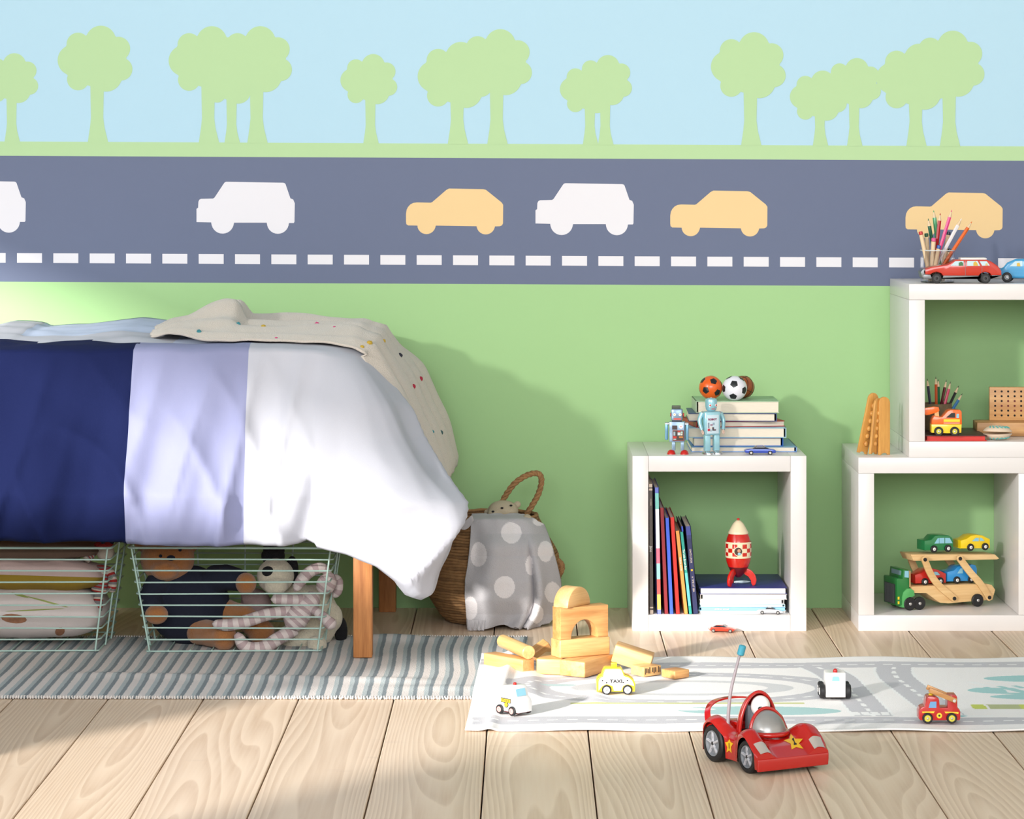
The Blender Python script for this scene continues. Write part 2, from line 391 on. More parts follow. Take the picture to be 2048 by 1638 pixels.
# floor: a dark subfloor with long boards laid on it
fl = struct(obj('floor', B().box(((XL + XR) / 2, YF / 2, -0.035), (XR - XL, -YF, 0.03), mat('subfloor', (58, 38, 26), 0.9))))
def plank_material():
    m = bpy.data.materials.new('whitened_pine'); m.use_nodes = True
    nt = m.node_tree; n = nt.nodes; L = nt.links.new; b = n['Principled BSDF']; b.inputs['Roughness'].default_value = 0.42; b.inputs['Specular IOR Level'].default_value = 0.4
    tc = n.new('ShaderNodeTexCoord'); oi = n.new('ShaderNodeObjectInfo')
    ml = n.new('ShaderNodeMath'); ml.operation = 'MULTIPLY'; ml.inputs[1].default_value = 57; L(oi.outputs['Random'], ml.inputs[0])
    cb = n.new('ShaderNodeCombineXYZ'); L(ml.outputs[0], cb.inputs[1]); L(ml.outputs[0], cb.inputs[2])
    ad = n.new('ShaderNodeVectorMath'); L(tc.outputs['Object'], ad.inputs[0]); L(cb.outputs[0], ad.inputs[1])
    mp = n.new('ShaderNodeMapping'); mp.inputs['Scale'].default_value = (1, 0.10, 1); L(ad.outputs[0], mp.inputs[0])
    # growth rings: contour lines of a smooth stretched noise
    ns = n.new('ShaderNodeTexNoise'); ns.inputs['Scale'].default_value = 5.5; ns.inputs['Detail'].default_value = 1.2; ns.inputs['Roughness'].default_value = 0.4; L(mp.outputs[0], ns.inputs['Vector'])
    sx = n.new('ShaderNodeSeparateXYZ'); L(tc.outputs['Object'], sx.inputs[0])
    ab = n.new('ShaderNodeMath'); ab.operation = 'POWER'; ab.inputs[1].default_value = 2; L(sx.outputs[0], ab.inputs[0])
    a2 = n.new('ShaderNodeMath'); a2.operation = 'MULTIPLY_ADD'; a2.inputs[1].default_value = 28; L(ab.outputs[0], a2.inputs[0]); L(ns.outputs['Fac'], a2.inputs[2])
    fr = n.new('ShaderNodeMath'); fr.operation = 'MULTIPLY'; fr.inputs[1].default_value = 26; L(a2.outputs[0], fr.inputs[0])
    f2 = n.new('ShaderNodeMath'); f2.operation = 'FRACT'; L(fr.outputs[0], f2.inputs[0])
    cr = n.new('ShaderNodeValToRGB'); e = cr.color_ramp.elements; e[0].position = 0.0; e[0].color = (0, 0, 0, 1); e[1].position = 0.78; e[1].color = (1, 1, 1, 1)
    q = e.new(0.93); q.color = (0.9, 0.9, 0.9, 1); q = e.new(1.0); q.color = (0, 0, 0, 1); L(f2.outputs[0], cr.inputs[0])
    # fine streaks and knots
    mp2 = n.new('ShaderNodeMapping'); mp2.inputs['Scale'].default_value = (1, 0.03, 1); L(ad.outputs[0], mp2.inputs[0])
    n2 = n.new('ShaderNodeTexNoise'); n2.inputs['Scale'].default_value = 160; n2.inputs['Detail'].default_value = 3; L(mp2.outputs[0], n2.inputs['Vector'])
    mp3 = n.new('ShaderNodeMapping'); mp3.inputs['Scale'].default_value = (0.6, 1.6, 1); L(ad.outputs[0], mp3.inputs[0])
    n3 = n.new('ShaderNodeTexNoise'); n3.inputs['Scale'].default_value = 7; n3.inputs['Detail'].default_value = 5; L(mp3.outputs[0], n3.inputs['Vector'])
    kc = n.new('ShaderNodeValToRGB'); kc.color_ramp.elements[0].position = 0.66; kc.color_ramp.elements[1].position = 0.78; L(n3.outputs['Fac'], kc.inputs[0])
    c1 = n.new('ShaderNodeMix'); c1.data_type = 'RGBA'; c1.inputs[6].default_value = lin((231, 207, 181)); c1.inputs[7].default_value = lin((208, 180, 152)); L(cr.outputs[0], c1.inputs[0])
    mr = n.new('ShaderNodeMapRange'); mr.inputs[1].default_value = .3; mr.inputs[2].default_value = .7; mr.inputs[3].default_value = 0; mr.inputs[4].default_value = 0.34; L(n2.outputs['Fac'], mr.inputs[0])
    c2 = n.new('ShaderNodeMix'); c2.data_type = 'RGBA'; L(mr.outputs[0], c2.inputs[0]); L(c1.outputs[2], c2.inputs[6]); c2.inputs[7].default_value = lin((238, 218, 195))
    k2 = n.new('ShaderNodeMath'); k2.operation = 'MULTIPLY'; k2.inputs[1].default_value = 0.45; L(kc.outputs[0], k2.inputs[0])
    c3 = n.new('ShaderNodeMix'); c3.data_type = 'RGBA'; L(k2.outputs[0], c3.inputs[0]); L(c2.outputs[2], c3.inputs[6]); c3.inputs[7].default_value = lin((190, 166, 150))
    hs = n.new('ShaderNodeHueSaturation'); L(c3.outputs[2], hs.inputs['Color'])
    vr = n.new('ShaderNodeMapRange'); vr.inputs[3].default_value = 0.93; vr.inputs[4].default_value = 1.07; L(oi.outputs['Random'], vr.inputs[0]); L(vr.outputs[0], hs.inputs['Value'])
    L(hs.outputs[0], b.inputs['Base Color'])
    bp = n.new('ShaderNodeBump'); bp.inputs['Strength'].default_value = 0.12; bp.inputs['Distance'].default_value = 0.0008; L(n2.outputs['Fac'], bp.inputs['Height']); L(bp.outputs[0], b.inputs['Normal'])
    return m
pm = plank_material()
PW = 0.1815
k0 = int((XL + 0.0729) / PW) - 1
pb = B().box((0, YF / 2, -0.01), (PW - 0.0026, -YF, 0.02), pm, bev=0.0012, seg=1)
first = None
for k in range(k0, 18):
    xc = -0.0729 + PW * (k + 0.5)
    if xc < XL or xc > XR: continue
    if first is None: first = obj('floorboard', pb, fl); q = first
    else: q = first.copy(); C.objects.link(q)
    q.parent = fl; q.location = (xc, 0, 0)
# ---------------------------------------------------------------- white open cubes
lacq = mat('white_lacquer', (222, 218, 216), 0.32, spec=0.5, var=0.01, vscale=3)
def cube(label, x0, z0, w, h, y0, y1, ls, top_full, t=0.0345):
    r = thing('cube_shelf', label, 'shelf', (x0 + w / 2, (y0 + y1) / 2, z0), group='open white cube shelves')
    d = y1 - y0; bv = 0.0008
    if top_full:
        obj('top_panel', B().box((0, 0, h - t / 2), (w, d, t), lacq, bev=bv), r)
        obj('bottom_panel', B().box((0, 0, t / 2), (w, d, t), lacq, bev=bv), r)
        for s in (-1, 1): obj('side_panel', B().box((s * (w / 2 - t / 2), 0, h / 2), (t, d, h - 2 * t - 0.0008), lacq, bev=bv), r)
    else:
        for s in (-1, 1): obj('side_panel', B().box((s * (w / 2 - t / 2), 0, h / 2), (t, d, h), lacq, bev=bv), r)
        obj('top_panel', B().box((0, 0, h - t / 2), (w - 2 * t - 0.001, d, t), lacq, bev=bv), r)
        obj('bottom_panel', B().box((0, 0, t / 2), (w - 2 * t - 0.001, d, t), lacq, bev=bv), r)
    return r
YS = -0.348
cube('white open cube shelf holding the red toy rocket and upright books', 0.2298, 0, 0.3805, 0.3832, YS, -0.004, 0, False)
cube('lower white open cube shelf on the floor with the toy car transporter inside', 0.724, 0, 0.385, 0.3795, YS, -0.004, 0, True)
cube('upper white open cube shelf stacked on another cube, pencils on and in it', 0.835, 0.3797, 0.385, 0.3795, YS, -0.004, 0, True)

# unseen floor cushion, added to cast the dark corner at the left
pf = tag(obj('shade_cushion', B().lathe([(0.001, 0), (.24, 0.0), (.28, .03), (.285, .06), (.27, .1), (.2, .125), (.001, .13)], mat('grey_felt', (150, 146, 142), 0.9), seg=40), loc=(-1.37, -1.90, 0.0)), 'unseen round grey floor cushion added to shade the left corner of the boards', 'cushion')

# unseen couch, added so that its back shades the foreground boards
felt = mat('sofa_linen', (176, 172, 166), 0.9, bump=.3, bscale=500); oak = wood('sofa_oak', (170, 122, 78), (140, 96, 58), axis='Z')
sf = thing('shade_couch', 'unseen pale linen couch added to shade the foreground boards', 'shade_couch', (-1.60, -4.75, 0))
obj('backrest', B().box((0, 0.22, 0.61), (1.30, 0.14, 0.66), felt, bev=.03, seg=3), sf)
obj('seat', B().box((0, -0.12, 0.32), (1.06, 0.60, 0.20), felt, bev=.03, seg=3), sf)
for s_ in (-1, 1):
    obj('armrest', B().box((s_ * 0.59, -0.12, 0.40), (0.12, 0.62, 0.40), felt, bev=.03, seg=3), sf)
    obj('seat_cushion', B().box((s_ * 0.265, -0.13, 0.46), (0.52, 0.56, 0.11), felt, bev=.04, seg=3), sf)
    for t_ in (-0.36, 0.22): obj('leg', B().cyl((s_ * 0.56, t_, 0.0), (s_ * 0.56, t_, 0.28), 0.018, oak, r2=.026), sf)

ch = thing('shade_chest', 'unseen white chest of drawers added to shade the left baskets and rug', 'chest', (-2.25, -2.60, 0))  # unseen block, added to throw shade over the left baskets and rug
obj('body', B().box((0, 0, 0.41), (0.90, 0.56, 0.78), lacq, bev=.004), ch)
for s_ in (-1, 1):
    for k in range(3):
        d_ = obj('drawer', B().box((s_ * 0.222, -0.286, 0.16 + 0.25 * k), (0.43, 0.018, 0.235), lacq, bev=.003), ch)
        obj('knob', B().ball((s_ * 0.222, -0.305, 0.16 + 0.25 * k), 0.014, lacq), d_)
# ---------------------------------------------------------------- bed and its covers
pine = wood('bed_pine', (196, 132, 76), (158, 98, 52), scale=60, axis='Z', rough=0.5)
pine_x = wood('bed_pine_rail', (196, 132, 76), (158, 98, 52), scale=60, axis='X', rough=0.5)
bed = thing('bed', 'wooden bed standing under the navy, lilac and white duvet', 'bed', (-1.3, -0.40, 0))
def bx(name, c, d, parent, m, bev=0.002): return obj(name, B().box((c[0] + 1.3, c[1] + 0.40, c[2]), d, m, bev=bev), parent)
for (x, y, z0) in ((-0.3385, -0.729, 0.0065), (-0.32, -0.05, 0.0), (-2.24, -0.729, 0.0), (-2.24, -0.05, 0.0)):
    bx('leg', (x, y, 0.21 + z0 / 2), (0.039, 0.039, 0.42 - z0), bed, pine)
bx('side_rail', (-1.29, -0.722, 0.375), (1.86, 0.022, 0.09), bed, pine_x)
bx('side_rail', (-1.29, -0.05, 0.375), (1.86, 0.022, 0.09), bed, pine_x)
bx('end_rail', (-0.33, -0.39, 0.375), (0.022, 0.64, 0.09), bed, pine_x)
for k in range(13): bx('slat', (-2.1 + k * 0.14, -0.39, 0.40), (0.07, 0.64, 0.014), bed, pine_x, 0.001)
tag(obj('mattress', B().box((-1.29, -0.39, 0.5), (1.84, 0.66, 0.18), mat('mattress_ticking', (228, 226, 220), 0.9), bev=0.03, seg=3)), 'white mattress hidden on the bed under the duvet', 'mattress')

BACKSIL = [(-1.95, .655), (-1.32, .655), (-1.20, .657), (-1.165, .667), (-1.10, .664), (-1.085, .656), (-1.0, .658), (-0.94, .664), (-0.878, .672), (-0.83, .668), (-0.77, .662), (-0.70, .660), (-0.5, .656), (-0.335, .648)]
def ztop(x, y):
    t = sm(-0.70, -0.16, y)
    z = 0.6435 * (1 - t) + interp(x, BACKSIL) * t
    z += 0.006 * noise.noise(Vector((x * 6, y * 14, 3.1))) + 0.004 * noise.noise(Vector((x * 15, y * 25, 9)))
    z -= 0.05 * sm(-0.48, -0.30, x) * sm(-0.5, -0.70, y) * 0.35
    return z
PROF = [(0, 0), (.03, .05), (.11, .19), (.23, .38), (.37, .56), (.54, .82), (.65, 1.0), (.75, 1.0), (.9, .93), (1.0, .86), (1.3, .76)]
def prof(d): return interp(d / 0.45, PROF)
CXc, CYc, RC = -0.435, -0.60, 0.10
def frame(s):
    # s: metres along the mattress edge. front edge s < 0 (x = CXc + s), corner arc, then the foot end
    La = RC * PI / 2
    if s <= 0:
        x = CXc + s
        px = CX + x * 985
        hz = 1 - (interp(px, [(0, 1080), (245, 1079), (252, 1084), (400, 1087), (520, 1086), (596, 1084), (612, 1078), (641, 1092)]) - CY) / 985.0
        return (x, CYc - RC), (0, -1), (x, -0.07), hz, 0.105 + 0.012 * noise.noise(Vector((s * 4, 0, 0)))
    if s < La:
        a = s / La * PI / 2; d = math.degrees(a)
        hz = interp(d, [(0, .2445), (18, .232), (28, .212), (34, .180), (40, .150), (45, .141), (51, .152), (60, .20), (75, .25), (90, .275)])
        om = interp(d, [(0, .105), (15, .15), (30, .235), (40, .265), (47, .27), (58, .232), (75, .195), (90, .168)])
        return (CXc + RC * math.sin(a), CYc - RC * math.cos(a)), (math.sin(a), -math.cos(a)), (CXc + 0.04 * a / 1.57, -0.07), hz, om
    t = (s - La) / (0.5 - 0.0)
    y = CYc + 0.50 * t
    return (CXc + RC, y), (1, 0), (CXc + 0.04 + 0.03 * t, -0.07), 0.275 + 0.04 * t, 0.168 - 0.03 * t
LA = RC * PI / 2
def fold(s, d):
    # soft creases that run down the drop and fan out; d = drop
    k = min(1.0, d / 0.30)
    u = s + 0.22 * d
    a = noise.noise(Vector((u * 7.0, d * 1.2, 0.3)))
    b = 1 - abs(noise.noise(Vector((u * 10.0, d * 1.6, 5.3)))) * 2.2
    c = noise.noise(Vector((u * 30.0, d * 5.0, 8.3)))
    g = 1 + 0.7 * sm(-0.45, 0.05, s)
    if s > LA * .8: k *= 1 - .75 * sm(LA * .8, LA * 1.3, s)
    e = 1 - abs(noise.noise(Vector((s * 8.0 - 0.55 * d * 8, d * 3.0 + 4, 1.7)))) * 2.6
    return (a * 0.030 + (max(0, b) ** 1.6) * 0.028 * g + (max(0, e) ** 1.6) * 0.020 + c * 0.006) * (0.12 * min(1, k * 8 + .3) + 0.88 * k) * (1 if s < LA else .4)
LA = RC * PI / 2
ss = sorted(set([round(-1.52 + 0.0085 * k, 5) for k in range(180)] + [round(-0.8155 - CXc, 5), round(-0.577 - CXc, 5)]))
ss = [s for s in ss if s < -0.003 and (abs(s - (-0.8155 - CXc)) > .003 or s == round(-0.8155 - CXc, 5)) and (abs(s - (-0.577 - CXc)) > .003 or s == round(-0.577 - CXc, 5))]
ss += [LA * k / 52 for k in range(53)] + [LA + 0.5 * k / 46 for k in range(1, 47)]
NT, ND = 30, 62
rows = []
for j in range(NT): rows.append(('t', (j / NT) ** 0.9))
for j in range(ND + 1): rows.append(('d', j / ND))
for q in ((0.02, -0.006), (0.045, -0.004), (0.07, 0.012), (0.10, 0.05)): rows.append(('h', q))
def dpoint(s, r):
    Bp, n, I, hz, om = frame(s)
    zt = ztop(Bp[0], Bp[1]); total = zt - hz
    if r[0] == 't':
        x = I[0] + (Bp[0] - I[0]) * r[1]; y = I[1] + (Bp[1] - I[1]) * r[1]
        return Vector((x, y, ztop(x, y) - 0.01 * sm(.93, 1.0, r[1])))
    if r[0] == 'd':
        d = total * r[1]; o = om * prof(d) + fold(s, d)
        z = zt - 0.01 - (total - 0.01) * r[1] + 0.004 * noise.noise(Vector((s * 20, 0, 4))) * r[1]
        return Vector((Bp[0] + n[0] * o, Bp[1] + n[1] * o, z))
    o = om * prof(total) + fold(s, total) - r[1][0]
    return Vector((Bp[0] + n[0] * o, Bp[1] + n[1] * o, hz + r[1][1]))
navy = mat('navy_cotton', (14, 23, 62), 0.9, bump=0.15, bscale=900, spec=0.15)
lilac = mat('lilac_cotton', (132, 136, 170), 0.85, bump=0.12, bscale=900)
cotton = mat('white_cotton', (178, 180, 190), 0.85, bump=0.12, bscale=900)
ice = mat('pale_blue_cotton', (180, 192, 216), 0.85, bump=0.12, bscale=900)
db = B(); nS = len(ss)
V = [dpoint(s, r) for r in rows for s in ss]; fs = []; ms = []
for j in range(len(rows) - 1):
    for i in range(nS - 1):
        a = j * nS + i; fs.append((a, a + nS, a + nS + 1, a + 1))
        s = (ss[i] + ss[i + 1]) / 2; x = CXc + s
        p = V[a]
        if rows[j][0] == 't' and p.y > -0.545 - 0.03 * math.sin(x * 6) and x < -0.62:
            ms.append(cotton if (x < -1.1 or (x < -0.75 and p.y < -0.42)) else ice)
        elif x < -0.8155: ms.append(navy)
        elif x < -0.577: ms.append(lilac)
        else: ms.append(cotton)
db.add(V, fs, ms)
duvet = obj('duvet', db, smooth=180, mods=[('SOLIDIFY', dict(thickness=0.004, offset=-1))])
tag(duvet, 'colour block duvet in navy, lilac and white draped over the bed', 'duvet')

# knitted throw with pompoms, laid over the foot of the bed
knit = mat('oatmeal_knit', (196, 187, 176), 0.95, var=0.05, vscale=500, bump=0.9, bscale=420, sheen=0.3)
def thr(u, v):
    # u 0..1 from the pointed end on the bed to the hem down the foot end; v 0 front .. 1 back
    L1 = 0.47; L2 = 0.335; L = L1 + L2; l = u * L
    wv = v + 0.02 * math.sin(l * 12)
    x0 = -0.805
    yb = interp(l, [(0, -0.38), (0.06, -0.26), (0.16, -0.16), (L, -0.14)])
    yf = interp(l, [(0, -0.50), (0.08, -0.58), (0.2, -0.63), (0.46, -0.655), (0.56, -0.655), (0.66, -0.62), (L, -0.56)])
    y = yf + (yb - yf) * v
    rid = 0.5 + 0.5 * math.sin(v * 2 * PI * 3.6 + 0.8 * math.sin(l * 7) + 1.0)
    rid = rid ** 0.8
    h = (0.004 + 0.015 * rid * sm(0, .12, v) + 0.006 * sm(0, .1, v)) + 0.003 * noise.noise(Vector((l * 9, v * 8, 2)))
    if l < L1:
        x = x0 + l
        z = ztop(x, y) + h * (0.45 + 0.55 * sm(0.0, 0.12, l))
        px = CX + x * F / (DW + y)
        z += 0.046 * sm(0.06, 0.155, l) * sm(0.195, 0.165, l) * math.exp(-((v - 0.62) / 0.3) ** 2)
        z += 0.012 * sm(0.0, 0.05, l) * sm(0.14, 0.07, l)
        z -= 0.010 * sm(.93, 1, u * L / L1)
        return Vector((x, y, z))
    d = (l - L1) * 0.93
    o = 0.138 * prof(d)
    slope = Vector((0.6, 0, 0.8)).lerp(Vector((0.9, 0, 0.42)), min(1, d / 0.2))
    dy = max(0.0, -(y - CYc)); xb = CXc + math.sqrt(max(0.0, RC * RC - dy * dy)); k_ = max(.3, math.sqrt(max(0.0, RC * RC - dy * dy)) / RC)
    p = Vector((xb + o * (.55 + .45 * k_), y - o * (1 - k_) * .5, ztop(CXc + RC, y) - d - 0.010))
    q = v * 4.4 + 0.22 * math.sin(d * 8); k2 = math.floor(q); f2 = q - k2
    h2 = 0.006 + (0.0085 * q + 0.016 * math.sin(f2 * PI) ** .55) * (1 - 0.45 * sm(.2, .33, d))
    return p + slope * (h * 1.1 * (1 - sm(0, .12, d)) + h2 * sm(0, .12, d))
nu, nv = 150, 130
tb = B().grid(nu, nv, thr, knit, flip=False)
throw = obj('throw_blanket', tb, smooth=180, mods=[('SOLIDIFY', dict(thickness=0.005, offset=1))])
tag(throw, 'oatmeal knitted throw with small coloured pompoms over the foot of the bed', 'blanket')
cam_p = Vector((0, -DW, 1))
def hit(bvh, px, py):
    d = (P(px, py, 0) - cam_p).normalized()
    return bvh.ray_cast(cam_p, d)
tbvh = BVHTree.FromPolygons(tb.v, tb.f)
pcol = {'t': (64, 140, 150), 'y': (196, 164, 60), 'p': (206, 80, 130), 'k': (50, 52, 66), 'r': (182, 44, 70), 'd': (60, 96, 100)}
for px, py, c, r in [(398, 667, 't', .0045), (475, 652, 't', .0045), (527, 657, 'y', .0045), (634, 651, 'p', .004), (669, 658, 'p', .003), (738, 690, 'y', .0055), (723, 697, 'y', .004), (764, 684, 'y', .004), (553, 680, 'p', .003),
                     (797, 713, 'k', .005), (838, 759, 'r', .0048), (824, 774, 'r', .0045), (862, 865, 't', .0035), (879, 866, 'd', .0045)]:
    loc, nrm, idx, dist = hit(tbvh, px, py)
    if loc is None: continue
    r *= 1.25; b = B().ball((0, 0, 0), r, mat('pompom_' + c, pcol[c], 0.95, bump=1, bscale=900), u=12, v=8)
    for k in range(10):
        dd = Vector((random.uniform(-1, 1), random.uniform(-1, 1), random.uniform(-1, 1))).normalized() * r * 0.75
        b.ball(dd, r * 0.42, mat('pompom_' + c, pcol[c]), u=6, v=4)
    obj('pompom', b, throw, smooth=180, loc=loc + nrm * 0.003)

# ---------------------------------------------------------------- rugs
def rug_stripes():
    m = bpy.data.materials.new('striped_cotton'); m.use_nodes = True
    nt = m.node_tree; n = nt.nodes; L = nt.links.new; b = n['Principled BSDF']; b.inputs['Roughness'].default_value = 0.95; b.inputs['Specular IOR Level'].default_value = 0.1
    tc = n.new('ShaderNodeTexCoord'); sp = n.new('ShaderNodeSeparateXYZ'); L(tc.outputs['UV'], sp.inputs[0])
    ns = n.new('ShaderNodeTexNoise'); ns.inputs['Scale'].default_value = 60; L(tc.outputs['Object'], ns.inputs['Vector'])
    ma = n.new('ShaderNodeMath'); ma.operation = 'MULTIPLY_ADD'; ma.inputs[1].default_value = 0.10; L(ns.outputs['Fac'], ma.inputs[0]); L(sp.outputs[0], ma.inputs[2])
    fr = n.new('ShaderNodeMath'); fr.operation = 'FRACT'; L(ma.outputs[0], fr.inputs[0])
    cr = n.new('ShaderNodeValToRGB'); e = cr.color_ramp.elements
    for p, c in ((0.0, (218, 211, 207)), (0.40, (218, 211, 207)), (0.45, (178, 187, 189)), (0.68, (178, 187, 189)), (0.73, (134, 143, 148)), (0.95, (134, 143, 148)), (1.0, (218, 211, 207))):
        q = e.new(p) if p not in (0.0, 1.0) else (e[0] if p == 0 else e[-1]); q.color = lin(c)
    L(fr.outputs[0], cr.inputs[0]); L(cr.outputs[0], b.inputs['Base Color'])
    wv = n.new('ShaderNodeTexNoise'); wv.inputs['Scale'].default_value = 500; L(tc.outputs['Object'], wv.inputs['Vector'])
    bp = n.new('ShaderNodeBump'); bp.inputs['Strength'].default_value = 0.6; bp.inputs['Distance'].default_value = 0.002; L(wv.outputs['Fac'], bp.inputs['Height']); L(bp.outputs[0], b.inputs['Normal'])
    return m
RX0, RX1, RY0, RY1 = -1.75, 0.0, -1.185, -0.455
def rugz(x, y):
    z = 0.0052 + 0.0008 * noise.noise(Vector((x * 7, y * 7, 1)))
    z += 0.006 * math.exp(-((y + 0.97 + 0.1 * (x + .7)) / 0.03) ** 2) * sm(-1.0, -0.8, x) * sm(-0.1, -0.3, x)
    z += 0.012 * math.exp(-((y + 0.50) / 0.035) ** 2 - ((x + 0.30) / 0.10) ** 2)
    z += 0.004 * math.exp(-((y + 1.10) / 0.03) ** 2 - ((x + 0.15) / 0.12) ** 2)
    return z
def rug(u, v):
    x = RX0 + (RX1 - RX0) * u; y = RY0 - 0.012 * u + (RY1 - RY0 + 0.012 * u) * v
    return Vector((x, y, rugz(x, y)))
NU, NV = 175, 90
rb = B().grid(NU, NV, rug, rug_stripes())
ro = obj('striped_rug', rb, smooth=180, mods=[('SOLIDIFY', dict(thickness=0.004, offset=-1))])
uv = ro.data.uv_layers.new(name='UVMap')
for lp in ro.data.loops:
    i = lp.vertex_index; u = (i % (NU + 1)) / NU; v = (i // (NU + 1)) / NV
    wob = 0.12 * noise.noise(Vector((u * 5, v * 4, 0))) + 0.10 * math.sin(v * 9 + u * 8) * sm(.5, .9, u)
    uv.data[lp.index].uv = ((RX0 + (RX1 - RX0) * u) / 0.0297 + wob, v)
tag(ro, 'grey, white and blue striped cotton rug under the wire baskets', 'rug')
fb = B(); ym = mat('rug_yarn', (222, 216, 212), 0.95)
for k in range(330):
    x = RX0 + (RX1 - RX0) * (k + 0.5) / 330; u = k / 330
    for yy, sg in ((RY0 - 0.012 * u, -1), (RY1, 1)):
        z = rugz(x, yy)
        fb.tube([(x, yy - sg * 0.004, z + 0.0005), (x + random.uniform(-.001, .001), yy + sg * 0.003, z + 0.001), (x + random.uniform(-.002, .002), yy + sg * random.uniform(.004, .007), 0.0015)], 0.0014, ym, seg=5)
fr = obj('fringe', fb, ro); fr['kind'] = 'stuff'

# road play mat: the print is painted per vertex on a fine mesh
MX0, MX1, MY0, MY1 = -0.112, 1.45, -1.527, -0.735
NMX, NMY = 640, 330
gx = np.linspace(0, 1, NMX + 1); gy = np.linspace(0, 1, NMY + 1)
UU, VV = np.meshgrid(gx, gy)
X = MX0 + 0.018 * VV + (MX1 - MX0) * UU; Y = MY0 - 0.006 * UU + (MY1 - MY0) * VV
col = np.zeros(X.shape + (3,)); 
def lc(c): return np.array(lin(c)[:3])
PXX = CX + X * F / (DW + Y); PYY = CY + F / (DW + Y)
col[:] = lc((248, 245, 244))
def ell(cx, cy, rx, ry): return ((X - cx) / rx) ** 2 + ((Y - cy) / ry) ** 2
def paint(mask, c): col[mask] = lc(c)
RG = (204, 203, 208); WH = (246, 246, 246)
def road(dist, along, w=0.034, dash=0.036):
    paint(np.abs(dist) < w, RG)
    paint((np.abs(dist) < 0.0035) & (np.mod(along, dash) < dash * 0.55), WH)
fx = X - MX0; fy = Y - MY0
# border road along both long sides, wavy
road(fy - 0.085 - 0.008 * np.sin(X * 5), X)
road(MY1 - Y - 0.10 - 0.008 * np.sin(X * 4 + 1), X)
# a loop with a bend (seen left of the small white van) and the fork beside it
d1 = np.sqrt(ell(0.30, -1.10, 0.30, 0.155)); along = np.arctan2((Y + 1.10) / 0.155, (X - 0.30) / 0.30) * 0.22
m_ = (X < 0.66)
dd = (d1 - 1) * 0.22; paint((np.abs(dd) < 0.032) & m_, RG); paint((np.abs(dd) < 0.0035) & (np.mod(along, 0.04) < 0.022) & m_, WH)
d2 = np.sqrt(ell(0.30, -1.10, 0.19, 0.075)); dd = (d2 - 1) * 0.12; paint(np.abs(dd) < 0.016, (216, 216, 218))
for cxr, lean in ((0.62, -0.05), (0.74, -0.10)):
    xc = cxr + lean * (Y + 1.1) - 0.9 * np.clip(Y + 1.02, 0, 1) ** 2 * (-1 if cxr > .7 else 1)
    mk = (Y > -1.40) & (Y < -0.86)
    paint((np.abs(X - xc) < 0.036) & mk, RG); paint((np.abs(X - xc) < 0.0042) & mk & (np.mod(Y, 0.052) < 0.03), WH)
    paint((np.abs(X - xc) < 0.036) & (np.abs(Y + 1.375) < 0.017) & (np.mod(X - xc + 0.036, 0.018) < 0.0145), WH)
    paint((np.abs(np.abs(X - xc) - 0.038) < 0.003) & mk, WH)
# blue-green pond and airfield markings at the right, and a paler one in the middle
def blob2(cx, cy, rx, ry, c, sk=0.0): paint((((X - cx + sk * (Y - cy)) / rx) ** 2 + ((Y - cy) / ry) ** 2) < 1, c)
TEAL = (172, 214, 214)
blob2(1.06, -1.00, 0.16, 0.045, TEAL, 0.4); blob2(0.98, -1.12, 0.13, 0.05, TEAL, -0.5); blob2(1.12, -1.20, 0.24, 0.045, TEAL, 0.2); blob2(1.15, -1.40, 0.20, 0.03, TEAL)
mk = (X > 0.86) & (Y > -1.10) & (Y < -1.03); paint(mk & (np.mod(X + 0.6 * Y, 0.034) < 0.02), WH)
mk = (X > 0.92) & (Y > -1.155) & (Y < -1.105); paint(mk & (np.mod(X + 0.6 * Y, 0.046) < 0.022), WH)
mk = (X > 0.83) & (np.abs(Y + 1.305) < 0.024); paint(mk & (np.mod(X, 0.115) < 0.05), (206, 216, 110)); paint(mk & (np.mod(X, 0.115) >= 0.055), (190, 196, 150))
mk = (X > 0.98) & (X < 1.03) & (Y > -1.235) & (Y < -1.175); paint(mk, WH)
blob2(0.43, -1.345, 0.15, 0.045, (178, 212, 212), 0.3); mk = (X > 0.08) & (X < 0.52) & (np.abs(Y + 1.268) < 0.008); paint(mk, (214, 216, 160))
blob2(0.30, -1.33, 0.05, 0.012, WH); blob2(0.06, -1.07, 0.035, 0.012, (190, 212, 214))
blob2(0.80, -1.40, 0.016, 0.008, (150, 200, 204)); blob2(0.83, -1.40, 0.03, 0.010, WH)
paint((Y - MY0 < 0.012) | (MY1 - Y < 0.012) | (fx < 0.012), (242, 240, 238))
Zm = 0.0042 + 0.0016 * np.sin(X * 23 + np.sin(Y * 9)) * np.exp(-((Y - MY0) / 0.10) ** 2) + 0.0022 * np.sin(X * 17 + 2) * np.exp(-((Y - MY1) / 0.08) ** 2) + 0.0016
# ridge near the left end, where the mat rides up over the striped rug
over = 1 / (1 + np.exp((X - 0.022) / 0.006)) * (1 / (1 + np.exp(-(Y + 1.215) / 0.012)))
Zm = Zm + 0.0075 * over + 0.010 * np.exp(-((X + 0.052 - 0.05 * (Y + 1.2)) / 0.012) ** 2) * (0.4 + 0.6 * VV) + 0.006 * np.exp(-((X - 0.13) / 0.02) ** 2 - ((Y + 1.18) / 0.06) ** 2)
vs = np.stack([X, Y, Zm], -1).reshape(-1, 3)
rgba = np.concatenate([col.reshape(-1, 3), np.ones((vs.shape[0], 1))], 1)
me = bpy.data.meshes.new('play_mat')
ii = (np.arange(NMY)[:, None] * (NMX + 1) + np.arange(NMX)[None, :]).ravel()
q4 = np.stack([ii, ii + 1, ii + NMX + 2, ii + NMX + 1], -1)
me.vertices.add(len(vs)); me.vertices.foreach_set('co', vs.ravel())
me.loops.add(q4.size); me.loops.foreach_set('vertex_index', q4.ravel().astype(np.int32))
